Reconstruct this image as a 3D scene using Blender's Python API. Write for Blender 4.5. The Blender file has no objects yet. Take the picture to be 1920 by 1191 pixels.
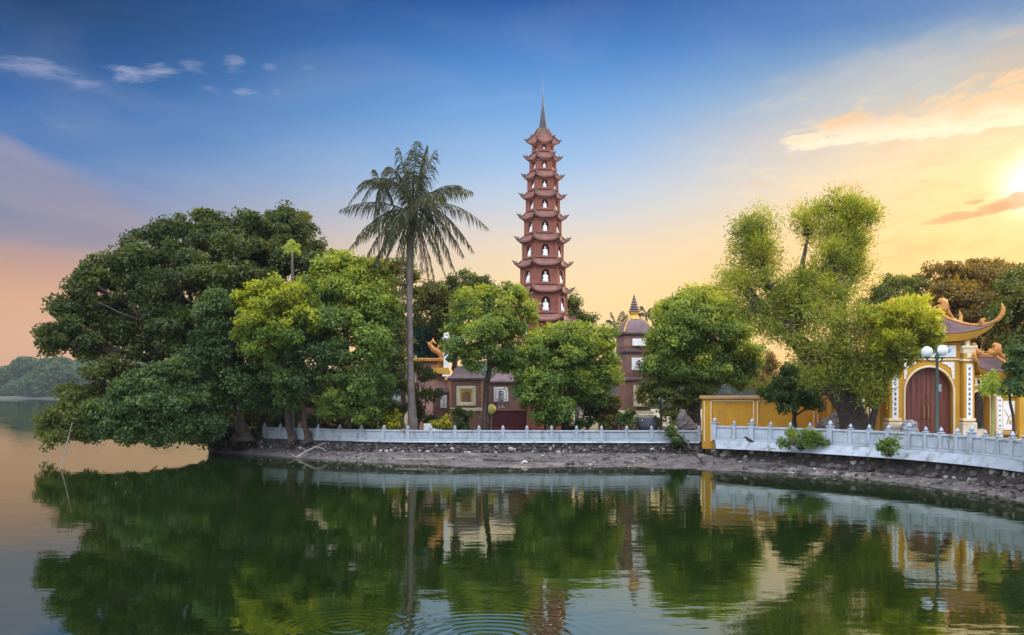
import bpy, math, random
import numpy as np
from mathutils import Vector, Matrix
C = bpy.context.scene
R = math.radians
F, HZ, CAMH = 1663.0, 738.0, 3.5        # focal length in photo pixels, horizon row, eye height

# ------------------------------------------------------------------ camera
cam = bpy.data.cameras.new('camera'); co = bpy.data.objects.new('camera', cam)
C.collection.objects.link(co); C.camera = co
co.location = (0, 0, CAMH); co.rotation_euler = (R(90), 0, 0)
cam.sensor_width = 36; cam.lens = 36*F/1920; cam.shift_y = (HZ-595.5)/1920
cam.clip_start = .1; cam.clip_end = 20000
C.view_settings.view_transform = 'Standard'; C.view_settings.look = 'None'
C.view_settings.exposure = 0.0; C.view_settings.gamma = 1
C.cycles.max_bounces = 6; C.cycles.transparent_max_bounces = 4
C.cycles.diffuse_bounces = 3; C.cycles.glossy_bounces = 3; C.cycles.transmission_bounces = 3
C.cycles.volume_bounces = 0

# ------------------------------------------------------------------ sun
SUN_AZ, SUN_EL = 30.4, 11.5
sd = bpy.data.lights.new('sun', 'SUN'); so = bpy.data.objects.new('sun', sd)
C.collection.objects.link(so)
sd.energy = 5.0; sd.angle = R(0.6); sd.color = (1.0, .70, .34)
LA, LE = R(SUN_AZ+6), R(SUN_EL+6)
sv = Vector((math.sin(LA)*math.cos(LE), math.cos(LA)*math.cos(LE), math.sin(LE)))
so.rotation_euler = sv.to_track_quat('Z', 'Y').to_euler(); so.location = sv*200

# ------------------------------------------------------------------ sky
def lin(r, g, b):
    f = lambda c: (c/255/12.92) if c/255 <= .04045 else ((c/255+.055)/1.055)**2.4
    return (f(r), f(g), f(b), 1)

def px_az(px): return math.degrees(math.atan((px-960)/F))
def px_el(px, py): return math.degrees(math.atan((HZ-py)/F*math.cos(math.atan((px-960)/F))))

def make_world():
    w = bpy.data.worlds.new('World'); C.world = w; w.use_nodes = True
    nt = w.node_tree; nt.nodes.clear(); L = nt.links
    def nd(t, **k):
        n = nt.nodes.new(t)
        for a, b in k.items(): setattr(n, a, b)
        return n
    def put(sock, v):
        if hasattr(v, 'is_linked') or isinstance(v, bpy.types.NodeSocket): L.new(v, sock)
        else: sock.default_value = v
    def m(op, a, b=0.0, c=0.0, clamp=False):
        n = nd('ShaderNodeMath', operation=op, use_clamp=clamp)
        put(n.inputs[0], a); put(n.inputs[1], b); put(n.inputs[2], c); return n.outputs[0]
    def ss(x, a, b, lo=0.0, hi=1.0):
        n = nd('ShaderNodeMapRange', interpolation_type='SMOOTHSTEP')
        put(n.inputs[0], x); n.inputs[1].default_value = a; n.inputs[2].default_value = b
        n.inputs[3].default_value = lo; n.inputs[4].default_value = hi; return n.outputs[0]
    def mix(f, a, b, bt='MIX'):
        n = nd('ShaderNodeMix', data_type='RGBA', blend_type=bt)
        put(n.inputs[0], f); put(n.inputs[6], a); put(n.inputs[7], b); return n.outputs[2]
    def ramp(x, stops):
        n = nd('ShaderNodeValToRGB'); put(n.inputs[0], x)
        r = n.color_ramp; r.interpolation = 'EASE' if False else 'LINEAR'
        stops = sorted(stops)
        r.elements[0].position = stops[0][0]; r.elements[0].color = stops[0][1]
        r.elements[1].position = stops[-1][0]; r.elements[1].color = stops[-1][1]
        for p, c in stops[1:-1]:
            e = r.elements.new(p); e.color = c
        return n.outputs[0]
    tc = nd('ShaderNodeTexCoord'); sep = nd('ShaderNodeSeparateXYZ'); L.new(tc.outputs['Generated'], sep.inputs[0])
    x, y, z = sep.outputs
    az = m('MULTIPLY', m('ARCTAN2', x, y), 57.2958)
    el = m('MULTIPLY', m('ARCSINE', z), 57.2958)
    e = m('DIVIDE', el, 60.0, clamp=True)
    def col(px, rows, tail):
        return ramp(e, [(max(0, px_el(px, py))/60, lin(*c)) for py, c in rows] + [(p/60, lin(*c)) for p, c in tail])
    left = col(60, [(738, (205,152,124)), (640, (220,164,120)), (560, (218,164,124)), (500, (196,152,134)), (440, (158,146,158)), (370, (118,136,176)),
                    (290, (84,126,182)), (190, (44,104,172)), (90, (18,78,140)), (0, (8,60,112))], [(40, (20,60,120)), (60, (22,60,115))])
    mid = col(1130, [(738, (255,206,128)), (620, (254,218,150)), (540, (252,220,164)), (460, (240,218,190)), (400, (210,212,218)), (350, (184,205,230)),
                     (300, (156,192,232)), (200, (110,166,224)), (100, (66,130,204)), (0, (18,88,166))], [(40, (24,76,150)), (60, (22,66,135))])
    right = col(1850, [(738, (255,190,100)), (560, (255,198,104)), (480, (255,206,120)), (400, (255,214,136)), (320, (255,220,158)),
                       (230, (236,210,172)), (140, (172,186,192)), (60, (110,152,190)), (0, (62,122,184))], [(40, (34,92,165)), (60, (32,80,150))])
    c = mix(ss(az, -30, 4), left, mid)
    c = mix(ss(az, 2, 29), c, right)
    # uneven thin veil so the gradient is not perfectly clean
    cv = nd('ShaderNodeCombineXYZ'); put(cv.inputs[0], m('MULTIPLY', az, .05)); put(cv.inputs[1], m('MULTIPLY', el, .16)); 
    n1 = nd('ShaderNodeTexNoise'); L.new(cv.outputs[0], n1.inputs['Vector']); n1.inputs['Scale'].default_value = 1.3
    n1.inputs['Detail'].default_value = 5; n1.inputs['Roughness'].default_value = .5; n1.inputs['Distortion'].default_value = .6
    veil = ss(n1.outputs[0], .45, .75, 0, .09)
    c = mix(veil, c, lin(215, 212, 216))
    # finer noise for cloud edges
    cv2 = nd('ShaderNodeCombineXYZ'); put(cv2.inputs[0], m('MULTIPLY', az, .22)); put(cv2.inputs[1], m('ADD', m('MULTIPLY', el, .75), m('MULTIPLY', az, -.09)))
    n2 = nd('ShaderNodeTexNoise'); L.new(cv2.outputs[0], n2.inputs['Vector']); n2.inputs['Scale'].default_value = 1.6
    n2.inputs['Detail'].default_value = 8; n2.inputs['Roughness'].default_value = .62; n2.inputs['Distortion'].default_value = .4
    nf = m('SUBTRACT', n2.outputs[0], .5)
    def gauss(px, py, wx, wy, slope=0.0):
        a0, e0 = px_az(px), px_el(px, py); k = 57.2958/F*.93
        da = m('SUBTRACT', az, a0); de = m('SUBTRACT', m('SUBTRACT', el, e0), m('MULTIPLY', da, slope))
        a = m('DIVIDE', da, wx*k); b = m('DIVIDE', de, wy*k)
        return m('SUBTRACT', 1.0, m('ADD', m('MULTIPLY', a, a), m('MULTIPLY', b, b)))
    # pink-lavender bank low on the left
    g = m('ADD', gauss(50, 345, 320, 70, -.40), m('MULTIPLY', nf, .8))
    c = mix(ss(g, -.1, .8, 0, .58), c, lin(160, 148, 162))
    g = m('ADD', gauss(60, 425, 300, 34, -.10), m('MULTIPLY', nf, 1.2))
    c = mix(ss(g, -.3, 1.0, 0, .35), c, lin(122, 126, 156))
    g = m('ADD', gauss(110, 310, 290, 16, -.27), m('MULTIPLY', nf, 1.5))
    c = mix(ss(g, -.6, 1.0, 0, .16), c, lin(170, 165, 190))
    # small wisps
    for px, py, wx, wy, s, a in [(85,134,95,22,-.12,.42), (262,137,72,19,.1,.62), (368,123,34,13,.1,.4), (440,122,34,17,-.1,.4), (508,128,28,11,0,.4),
                              (395,169,34,8,0,.42), (462,173,50,8,0,.42), (520,175,18,7,0,.3), (578,130,18,8,0,.25), (128,238,50,12,-.1,.15)]:
        g = m('ADD', gauss(px, py, wx, wy, s), m('MULTIPLY', nf, 6.0))
        c = mix(ss(g, .0, 1.7, 0, a*1.05), c, lin(172, 180, 208))
    # soft high cloud right
    g = m('ADD', gauss(1690, 130, 260, 50, .12), m('MULTIPLY', nf, 2.0))
    c = mix(ss(g, -.5, 1.4, 0, .45), c, lin(206, 198, 192))
    g = m('ADD', gauss(1960, 110, 150, 60, .12), m('MULTIPLY', nf, 2.0))
    c = mix(ss(g, -.5, 1.4, 0, .6), c, lin(205, 175, 150))
    # ragged golden streaks low in the west
    wm = m('MULTIPLY', ss(az, 6, 24), m('MULTIPLY', ss(el, 1, 6), ss(el, 21, 12)))
    c = mix(m('MULTIPLY', wm, ss(nf, .0, .16, 0, .38)), c, lin(255, 226, 172))
    c = mix(m('MULTIPLY', wm, ss(nf, .0, -.16, 0, .38)), c, lin(236, 176, 112))
    # wedge-shaped lit cloud
    a0, a1 = px_az(1470), px_az(1920)
    t = m('DIVIDE', m('SUBTRACT', az, a0), a1-a0)
    lo = m('ADD', px_el(1480, 283), m('MULTIPLY', t, px_el(1920, 240)-px_el(1480, 283)))
    hi = m('ADD', px_el(1480, 234), m('MULTIPLY', m('POWER', m('MAXIMUM', t, 0.0), 2.2), px_el(1920, 140)-px_el(1480, 234)))
    nlow = m('MULTIPLY', nf, 1.2)
    inl = ss(m('ADD', m('SUBTRACT', el, lo), nlow), -.05, .18)
    inh = ss(m('ADD', m('SUBTRACT', hi, el), m('MULTIPLY', nf, 6.5)), -.3, .8)
    ends = ss(m('ADD', t, m('MULTIPLY', nf, .35)), -.02, .06)
    mask = m('MULTIPLY', m('MULTIPLY', inl, inh), ends)
    shade = ss(m('ADD', m('SUBTRACT', el, lo), m('MULTIPLY', nf, 3.0)), .2, 2.0)
    ccol = mix(shade, lin(255, 240, 210), lin(240, 200, 158))
    c = mix(m('MULTIPLY', mask, .93), c, ccol)
    # glow round the sun, then the small dark clouds across it
    sx, sy, sz = [math.sin(R(SUN_AZ))*math.cos(R(SUN_EL)), math.cos(R(SUN_AZ))*math.cos(R(SUN_EL)), math.sin(R(SUN_EL))]
    dp = nd('ShaderNodeVectorMath', operation='DOT_PRODUCT'); L.new(tc.outputs['Generated'], dp.inputs[0]); dp.inputs[1].default_value = (sx, sy, sz)
    ang = m('MULTIPLY', m('ARCCOSINE', m('MINIMUM', dp.outputs['Value'], 1.0)), 57.2958)
    g1 = m('EXPONENT', m('MULTIPLY', m('POWER', m('DIVIDE', ang, 1.35), 2.0), -1.0))
    g2 = m('EXPONENT', m('MULTIPLY', m('DIVIDE', ang, 3.2), -1.0))
    c = mix(m('MULTIPLY', g2, .5), c, (1.25, .86, .36, 1))
    c = mix(m('MULTIPLY', g1, .8), c, (1.9, 1.8, 1.5, 1))
    for px, py, wx, wy in [(1900,380,44,17), (1862,392,34,12), (1790,408,56,9), (1826,378,22,6)]:
        g = m('ADD', gauss(px, py, wx, wy, .08), m('MULTIPLY', nf, 4.5))
        c = mix(ss(g, 0, .8, 0, .8), c, lin(222, 160, 110))
    # unseen sky behind the viewer, brightened as added frontal fill light
    hlen = m('SQRT', m('ADD', m('MULTIPLY', x, x), m('MULTIPLY', y, y)))
    ca = m('DIVIDE', y, hlen)
    up = m('MULTIPLY', ss(el, 4, 55, BACKLO, BACKHI), ss(az, -40, 179, 1.25, .8) if False else 1.0)
    bk = mix(1.0, (BACK[0], BACK[1], BACK[2], 1), up, 'MULTIPLY')
    c = mix(ss(ca, .80, -.15), c, bk)
    nish = nd('ShaderNodeTexSky', sky_type='NISHITA', sun_disc=False); nish.sun_elevation = R(SUN_EL); nish.sun_rotation = R(SUN_AZ)
    nish.altitude = 10; nish.air_density = 1.2; nish.dust_density = 2
    c = mix(.0035, c, nish.outputs[0], 'ADD')
    bg = nd('ShaderNodeBackground'); L.new(c, bg.inputs[0]); bg.inputs[1].default_value = 1.0
    out = nd('ShaderNodeOutputWorld'); L.new(bg.outputs[0], out.inputs[0])
BACK = (1.05, 1.10, 1.24); BACKLO = .12; BACKHI = 4.9
make_world()

# ------------------------------------------------------------------ helpers
def P(px, py, D): return Vector(((px-960)/F*D, D, CAMH-(py-HZ)/F*D))
def X(px, D): return (px-960)/F*D
def Zp(py, D): return CAMH-(py-HZ)/F*D

MATS = {}
def mat(name, a, b=None, scale=3.0, rough=.75, bump=0.0, bscale=None, spec=.3, metal=0.0, detail=5, emit=None, dirt=None, dscale=.7, streak=None):
    """procedural surface: colours a/b mixed by noise, optional stains, optional bump"""
    if name in MATS: return MATS[name]
    m_ = bpy.data.materials.new(name); m_.use_nodes = True; nt = m_.node_tree; L = nt.links
    bs = nt.nodes['Principled BSDF']; bs.inputs['Roughness'].default_value = rough
    bs.inputs['Specular IOR Level'].default_value = spec; bs.inputs['Metallic'].default_value = metal
    g = nt.nodes.new('ShaderNodeNewGeometry')
    def noise(s, d=detail):
        n = nt.nodes.new('ShaderNodeTexNoise'); n.inputs['Scale'].default_value = s; n.inputs['Detail'].default_value = d
        n.inputs['Roughness'].default_value = .6; L.new(g.outputs['Position'], n.inputs['Vector']); return n
    b = b or tuple(c*.75 for c in a)
    n = noise(scale); mr = nt.nodes.new('ShaderNodeMapRange'); mr.inputs[1].default_value = .35; mr.inputs[2].default_value = .65
    L.new(n.outputs[0], mr.inputs[0])
    mx = nt.nodes.new('ShaderNodeMix'); mx.data_type = 'RGBA'; L.new(mr.outputs[0], mx.inputs[0])
    mx.inputs[6].default_value = (*a, 1); mx.inputs[7].default_value = (*b, 1); out = mx.outputs[2]
    if dirt:
        n3 = noise(dscale, 8)
        if streak:
            mp_ = nt.nodes.new('ShaderNodeMapping'); mp_.inputs['Scale'].default_value = streak; L.new(g.outputs['Position'], mp_.inputs[0]); L.new(mp_.outputs[0], n3.inputs['Vector'])
        m3 = nt.nodes.new('ShaderNodeMapRange'); m3.inputs[1].default_value = .52; m3.inputs[2].default_value = .68
        L.new(n3.outputs[0], m3.inputs[0])
        x3 = nt.nodes.new('ShaderNodeMix'); x3.data_type = 'RGBA'; L.new(m3.outputs[0], x3.inputs[0]); L.new(out, x3.inputs[6])
        x3.inputs[7].default_value = (*dirt, 1); out = x3.outputs[2]
    L.new(out, bs.inputs['Base Color'])
    if bump:
        n2 = noise(bscale or scale*6); bp = nt.nodes.new('ShaderNodeBump'); bp.inputs['Strength'].default_value = bump
        bp.inputs['Distance'].default_value = .05; L.new(n2.outputs[0], bp.inputs['Height']); L.new(bp.outputs[0], bs.inputs['Normal'])
    if emit:
        bs.inputs['Emission Color'].default_value = (*emit, 1); bs.inputs['Emission Strength'].default_value = 1
    MATS[name] = m_; return m_

def tint_mat(name, a, b, fresh, leaf=True, rough=.55, trans=.35, bump=0):
    """colour from the per-face attributes tint (mix a-b) and fresh (mix towards fresh)"""
    if name in MATS: return MATS[name]
    m_ = bpy.data.materials.new(name); m_.use_nodes = True; nt = m_.node_tree; L = nt.links
    bs = nt.nodes['Principled BSDF']; bs.inputs['Roughness'].default_value = rough; bs.inputs['Specular IOR Level'].default_value = .25
    def at(n_):
        n = nt.nodes.new('ShaderNodeAttribute'); n.attribute_name = n_; return n.outputs['Fac']
    def mx(f, p, q):
        n = nt.nodes.new('ShaderNodeMix'); n.data_type = 'RGBA'; L.new(f, n.inputs[0])
        for i, v in ((6, p), (7, q)):
            if isinstance(v, tuple): n.inputs[i].default_value = (*v, 1)
            else: L.new(v, n.inputs[i])
        return n.outputs[2]
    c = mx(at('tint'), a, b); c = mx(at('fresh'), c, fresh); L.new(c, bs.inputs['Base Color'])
    if leaf:
        tr = nt.nodes.new('ShaderNodeBsdfTranslucent')
        hs = nt.nodes.new('ShaderNodeMix'); hs.data_type = 'RGBA'; hs.blend_type = 'MULTIPLY'; hs.inputs[0].default_value = 1
        L.new(c, hs.inputs[6]); hs.inputs[7].default_value = (1.9, 1.7, .7, 1); L.new(hs.outputs[2], tr.inputs[0])
        ms = nt.nodes.new('ShaderNodeMixShader'); ms.inputs[0].default_value = trans
        L.new(bs.outputs[0], ms.inputs[1]); L.new(tr.outputs[0], ms.inputs[2])
        L.new(ms.outputs[0], nt.nodes['Material Output'].inputs[0])
    else:
        g = nt.nodes.new('ShaderNodeNewGeometry'); n2 = nt.nodes.new('ShaderNodeTexNoise'); n2.inputs['Scale'].default_value = 9; n2.inputs['Detail'].default_value = 6
        L.new(g.outputs['Position'], n2.inputs['Vector']); bp = nt.nodes.new('ShaderNodeBump'); bp.inputs['Strength'].default_value = .6; bp.inputs['Distance'].default_value = .06
        L.new(n2.outputs[0], bp.inputs['Height']); L.new(bp.outputs[0], bs.inputs['Normal'])
    MATS[name] = m_; return m_

def worg(o):
    v = Vector((0, 0, 0))
    while o is not None: v += o.location; o = o.parent
    return v

def tag(o, label=None, cat=None, group=None, kind=None):
    if label: o['label'] = label
    if cat: o['category'] = cat
    if group: o['group'] = group
    if kind: o['kind'] = kind
    return o

def empty(name, loc, label, cat, group=None):
    o = bpy.data.objects.new(name, None); C.collection.objects.link(o); o.location = loc
    o.empty_display_size = .3
    return tag(o, label, cat, group)

class MB:
    """collects shapes in world space, links them as one mesh"""
    def __init__(s): s.v = []; s.f = []
    def add(s, vs, fs):
        n = len(s.v); s.v += [tuple(p) for p in vs]; s.f += [tuple(i+n for i in f) for f in fs]; return s
    def box(s, c, size, rz=0, bevel=0, taper=1.0):
        hx, hy, hz = [k/2 for k in size]; b = min(bevel, hx*.45, hy*.45, hz*.45); M = Matrix.Rotation(rz, 3, 'Z'); c = Vector(c)
        if b <= 0:
            vs = [(sx*hx*(taper if sz > 0 else 1), sy*hy*(taper if sz > 0 else 1), sz*hz) for sz in (-1, 1) for sx, sy in ((-1,-1),(1,-1),(1,1),(-1,1))]
            fs = [(3,2,1,0),(4,5,6,7),(0,1,5,4),(1,2,6,5),(2,3,7,6),(3,0,4,7)]
        else:
            rings = [(-hz, b), (-hz+b, 0), (hz-b, 0), (hz, b)]; vs = []
            for z, ins in rings:
                x_, y_ = hx-ins, hy-ins
                ch = b if ins == 0 else b*.3
                for p in ((-x_+ch,-y_),(x_-ch,-y_),(x_,-y_+ch),(x_,y_-ch),(x_-ch,y_),(-x_+ch,y_),(-x_,y_-ch),(-x_,-y_+ch)): vs.append((p[0], p[1], z))
            fs = [tuple(range(7,-1,-1)), tuple(range(24,32))]
            for r in range(3):
                for i in range(8): j = (i+1) % 8; fs.append((r*8+i, r*8+j, (r+1)*8+j, (r+1)*8+i))
        return s.add([M@Vector(p)+c for p in vs], fs)
    def loft(s, c, prof, n=4, rz=0, cap=True):
        """rings of an n-gon: prof = [(z, circumradius)]; n=4 uses half-width instead"""
        vs = []; k = math.sqrt(2) if n == 4 else 1; off = math.pi/4 if n == 4 else 0
        for z, r in prof:
            for i in range(n):
                a = rz+off+2*math.pi*i/n; vs.append((c[0]+r*k*math.cos(a), c[1]+r*k*math.sin(a), c[2]+z))
        fs = [(q*n+i, q*n+(i+1) % n, (q+1)*n+(i+1) % n, (q+1)*n+i) for q in range(len(prof)-1) for i in range(n)]
        if cap: fs += [tuple(range(n-1,-1,-1)), tuple((len(prof)-1)*n+i for i in range(n))]
        return s.add(vs, fs)
    def tube(s, pts, rad, n=8, jit=0, rng=None):
        pts = [Vector(p) for p in pts]; vs = []; up = Vector((0,0,1))
        for i, p in enumerate(pts):
            d = (pts[min(i+1, len(pts)-1)]-pts[max(i-1, 0)]).normalized()
            a = d.cross(Vector((0,1,0)) if abs(d.y) < .9 else Vector((1,0,0))).normalized(); b = d.cross(a)
            r = rad[i] if isinstance(rad, (list, tuple)) else rad
            for k in range(n):
                t = 2*math.pi*k/n; rr = r*(1+(rng.uniform(-jit, jit) if jit else 0)); vs.append(p+a*math.cos(t)*rr+b*math.sin(t)*rr)
        fs = [(q*n+i, q*n+(i+1) % n, (q+1)*n+(i+1) % n, (q+1)*n+i) for q in range(len(pts)-1) for i in range(n)]
        fs += [tuple(range(n-1,-1,-1)), tuple((len(pts)-1)*n+i for i in range(n))]
        return s.add(vs, fs)
    def prism(s, poly, y0, y1, org=(0,0,0)):
        """poly in x-z, extruded in y"""
        n = len(poly); ox, oy, oz = org
        vs = [(ox+x, oy+y0, oz+z) for x, z in poly]+[(ox+x, oy+y1, oz+z) for x, z in poly]
        fs = [tuple(range(n-1,-1,-1)), tuple(range(n, 2*n))]+[(i, (i+1) % n, n+(i+1) % n, n+i) for i in range(n)]
        return s.add(vs, fs)
    def blob(s, c, r, rng, jit=.15, n=8, m_=6):
        c = Vector(c); vs = [c+Vector((0,0,-r[2]))]
        for i in range(1, m_):
            ph = -math.pi/2+math.pi*i/m_
            for k in range(n):
                t = 2*math.pi*k/n+i*.3; q = 1+rng.uniform(-jit, jit)
                vs.append(c+Vector((r[0]*math.cos(ph)*math.cos(t)*q, r[1]*math.cos(ph)*math.sin(t)*q, r[2]*math.sin(ph)*q)))
        vs.append(c+Vector((0,0,r[2]))); fs = []
        for k in range(n): fs.append((0, 1+(k+1) % n, 1+k)); fs.append((len(vs)-1, 1+(m_-2)*n+k, 1+(m_-2)*n+(k+1) % n))
        for i in range(m_-2):
            for k in range(n): a = 1+i*n; fs.append((a+k, a+(k+1) % n, a+n+(k+1) % n, a+n+k))
        return s.add(vs, fs)
    def xform(s, M, i0=0):
        s.v = s.v[:i0]+[tuple(M@Vector(p)) for p in s.v[i0:]]; return s
    def build(s, name, material, parent=None, smooth=False, org=None):
        me = bpy.data.meshes.new(name); o = bpy.data.objects.new(name, me); C.collection.objects.link(o)
        if parent is not None: w0 = worg(parent); o.parent = parent
        else:
            w0 = Vector(org) if org is not None else Vector((0,0,0)); o.location = w0
        me.from_pydata([(p[0]-w0.x, p[1]-w0.y, p[2]-w0.z) for p in s.v], [], s.f)
        me.materials.append(material)
        if smooth: me.polygons.foreach_set('use_smooth', [True]*len(me.polygons))
        me.update(); return o

def quad_mesh(name, verts, material, parent, tint=None, fresh=None, org=None):
    """verts: (n,4,3) numpy world positions"""
    n = len(verts); me = bpy.data.meshes.new(name); o = bpy.data.objects.new(name, me); C.collection.objects.link(o)
    if parent is not None: w0 = np.array(worg(parent)); o.parent = parent
    else: w0 = np.array(org if org is not None else (0,0,0)); o.location = tuple(w0)
    me.vertices.add(n*4); me.vertices.foreach_set('co', (verts.reshape(-1, 3)-w0).astype(np.float32).ravel())
    me.loops.add(n*4); me.loops.foreach_set('vertex_index', np.arange(n*4, dtype=np.int32))
    me.polygons.add(n); me.polygons.foreach_set('loop_start', np.arange(0, n*4, 4, dtype=np.int32))
    me.polygons.foreach_set('loop_total', np.full(n, 4, dtype=np.int32))
    for nm, arr in (('tint', tint), ('fresh', fresh)):
        if arr is not None:
            a = me.attributes.new(nm, 'FLOAT', 'FACE'); a.data.foreach_set('value', arr.astype(np.float32))
    me.materials.append(material); me.update(calc_edges=True); return o

def face_attr(o, nm, arr):
    a = o.data.attributes.new(nm, 'FLOAT', 'FACE'); a.data.foreach_set('value', np.array(arr, dtype=np.float32))

def unit(a): return a/np.maximum(np.linalg.norm(a, axis=-1, keepdims=True), 1e-6)

CLUMP = .62
def leaves(blobs, rng, dens=2.2, per=34, cr=.42, ll=.27, lw=.13, mode='droop', inside=.22, freshy=.25, flat=.7, gap=0.0, sub=.36):
    """leaf quads in clumps over the shells of overlapping ellipsoids; returns verts, tint, fresh"""
    B = np.array([[*b[0], *b[1]] for b in blobs]); zmin = (B[:,2]-B[:,5]).min(); zmax = (B[:,2]+B[:,5]).max()
    cs = []; outs = []; bough_rand = []
    for i, b in enumerate(B):
        c, r = b[:3], b[3:]; rm = (r[0]*r[1]*r[2])**(1/3)
        # boughs: smaller lobes spread over the big lobe, each a separate leafy mass
        br = min(max(rm*sub, .28), .95); nb = max(5, int(4*rm*rm/(br*br)*.56))
        d = unit(rng.normal(size=(nb, 3))); d[:,2] = np.abs(d[:,2])*np.where(rng.random(nb) < .7, 1, -1); d = unit(d)
        sc = c+d*r*rng.uniform(.55, .93, nb)[:,None]; sr = br*rng.uniform(.5, 1.25, nb)
        if inside > 0:
            k_ = max(1, int(nb*inside)); sc = np.concatenate([sc, c+unit(rng.normal(size=(k_, 3)))*r*rng.uniform(0, .55, (k_, 1))]); sr = np.concatenate([sr, br*rng.uniform(.7, 1.2, k_)])
        keepb = np.ones(len(sc), bool)
        for j, q in enumerate(B):
            if j != i:
                dd = np.linalg.norm((sc-q[:3])/q[3:], axis=1); keepb &= ~((dd < .6) & (rng.random(len(sc)) < .8))
        if gap: keepb &= rng.random(len(sc)) > gap*.45
        sc, sr = sc[keepb], sr[keepb]; bf = rng.random(len(sc))
        for p0, r0, f0 in zip(sc, sr, bf):
            n = max(4, int(4*math.pi*r0*r0*dens*.72)); e = unit(rng.normal(size=(n, 3))+np.array([0, 0, .6])+unit(p0-c)*.6)
            cs.append(p0+e*r0*rng.uniform(.55, 1.08, (n, 1))*np.array([1.1, 1.1, .75])); outs.append(unit(e+unit(p0-c)*.35)); bough_rand.append(np.full(n, f0))
    f00 = np.concatenate(bough_rand)
    cs = np.concatenate(cs); outs = np.concatenate(outs); n = len(cs)
    if ll > .2 and mode == 'droop' and per < 45: ll, lw, per = ll*.74, lw*.76, int(per*1.55)
    out_ = rng.random(n) < .10; cs = cs+outs*(out_*rng.uniform(.05, .32, n))[:,None]
    size = rng.uniform(.55, 1.4, n); k = per
    off = rng.normal(size=(n, k, 3)); off = off/np.maximum(1, np.linalg.norm(off, axis=2, keepdims=True)/1.7)
    p = cs[:,None,:]+off*cr*CLUMP*size[:,None,None]*np.array([1,1,flat])
    out = np.repeat(outs[:,None,:], k, 1)
    nr = unit(out*.7+np.array([0,0,.55])+rng.normal(size=(n, k, 3))*.55)
    if mode == 'up': dr = unit(out*.45+np.array([0,0,1.0])+rng.normal(size=(n, k, 3))*.35)
    elif mode == 'spray': dr = unit(out*1.1+rng.normal(size=(n, k, 3))*.5)
    else: dr = unit(out*.4+np.array([0,0,-.45])+rng.normal(size=(n, k, 3))*.65)
    if mode in ('up', 'spray'): nr = unit(rng.normal(size=(n, k, 3))+out*.3)
    sd_ = unit(np.cross(nr, dr)); L_ = 1.12*ll*rng.uniform(.65, 1.3, (n, k, 1)); W_ = 1.15*lw*rng.uniform(.7, 1.25, (n, k, 1))
    v = np.stack([p-dr*L_*.5, p+sd_*W_*.5+dr*L_*.05, p+dr*L_*.5, p-sd_*W_*.5+dr*L_*.05], axis=2).reshape(-1, 4, 3)
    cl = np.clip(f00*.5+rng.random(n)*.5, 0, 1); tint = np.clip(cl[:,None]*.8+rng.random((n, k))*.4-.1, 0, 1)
    h = (cs[:,2]-zmin)/(zmax-zmin+1e-6); fr = np.clip(f00*.9+rng.random(n)*.5-.95+h*freshy*1.3+outs[:,2]*.45*freshy, 0, 1)*min(1, freshy*2.2+.15)  # random per bough plus painted sunlight: yellower towards crown tops and upward leaves
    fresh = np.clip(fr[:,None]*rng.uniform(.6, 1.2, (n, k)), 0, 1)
    return v, tint.ravel(), fresh.ravel()

BARK = mat('bark', (.075,.055,.045), (.035,.028,.024), 5, .9, .7, 20)
BARKL = mat('pale_bark', (.26,.23,.20), (.15,.13,.115), 4, .9, .5, 18)
# leaf palettes: dark a, light b, yellow that paints in sunlit tops
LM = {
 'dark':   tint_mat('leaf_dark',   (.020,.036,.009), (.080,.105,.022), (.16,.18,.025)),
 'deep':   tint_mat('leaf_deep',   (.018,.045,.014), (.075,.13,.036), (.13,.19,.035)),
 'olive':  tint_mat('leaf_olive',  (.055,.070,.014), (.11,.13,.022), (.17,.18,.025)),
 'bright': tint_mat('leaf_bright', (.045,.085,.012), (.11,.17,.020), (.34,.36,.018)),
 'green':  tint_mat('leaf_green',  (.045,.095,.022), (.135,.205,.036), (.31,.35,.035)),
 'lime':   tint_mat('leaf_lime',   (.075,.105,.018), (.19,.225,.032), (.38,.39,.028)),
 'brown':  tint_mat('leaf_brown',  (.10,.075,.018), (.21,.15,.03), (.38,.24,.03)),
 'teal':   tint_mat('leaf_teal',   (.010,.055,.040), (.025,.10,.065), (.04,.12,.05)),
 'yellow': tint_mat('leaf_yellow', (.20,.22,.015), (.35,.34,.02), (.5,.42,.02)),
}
GZ, GR = .93, 1.22                     # ground heights, left terrace and right terrace
seedc = [11]
def blobs_px(bl):
    out = []
    for b in bl:
        px, py, rx, ry, D = b[:5]; s = D/F; dep = b[5] if len(b) > 5 else min(rx, ry*1.3)
        out.append(((X(px, D), D, Zp(py, D)), (rx*s, dep*s, ry*s)))
    return out

def limb(mb, a, b, r0, r1, rng, sag=.0, n=6, bend=.18, sides=7):
    a, b = Vector(a), Vector(b); d = b-a; ln = d.length
    o1 = Vector((rng.uniform(-1,1), rng.uniform(-1,1), rng.uniform(-.3,1)))*ln*bend
    pts = []; rr = []
    for i in range(n+1):
        t = i/n; p = a+d*t+o1*math.sin(t*math.pi)*.6+Vector((rng.uniform(-1,1), rng.uniform(-1,1), rng.uniform(-1,1)))*ln*.018*(1 if 0 < i < n else 0)
        pts.append(p); rr.append(r0*(1-t)+r1*t)
    mb.tube(pts, rr, sides, .08, rng); return pts

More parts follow.
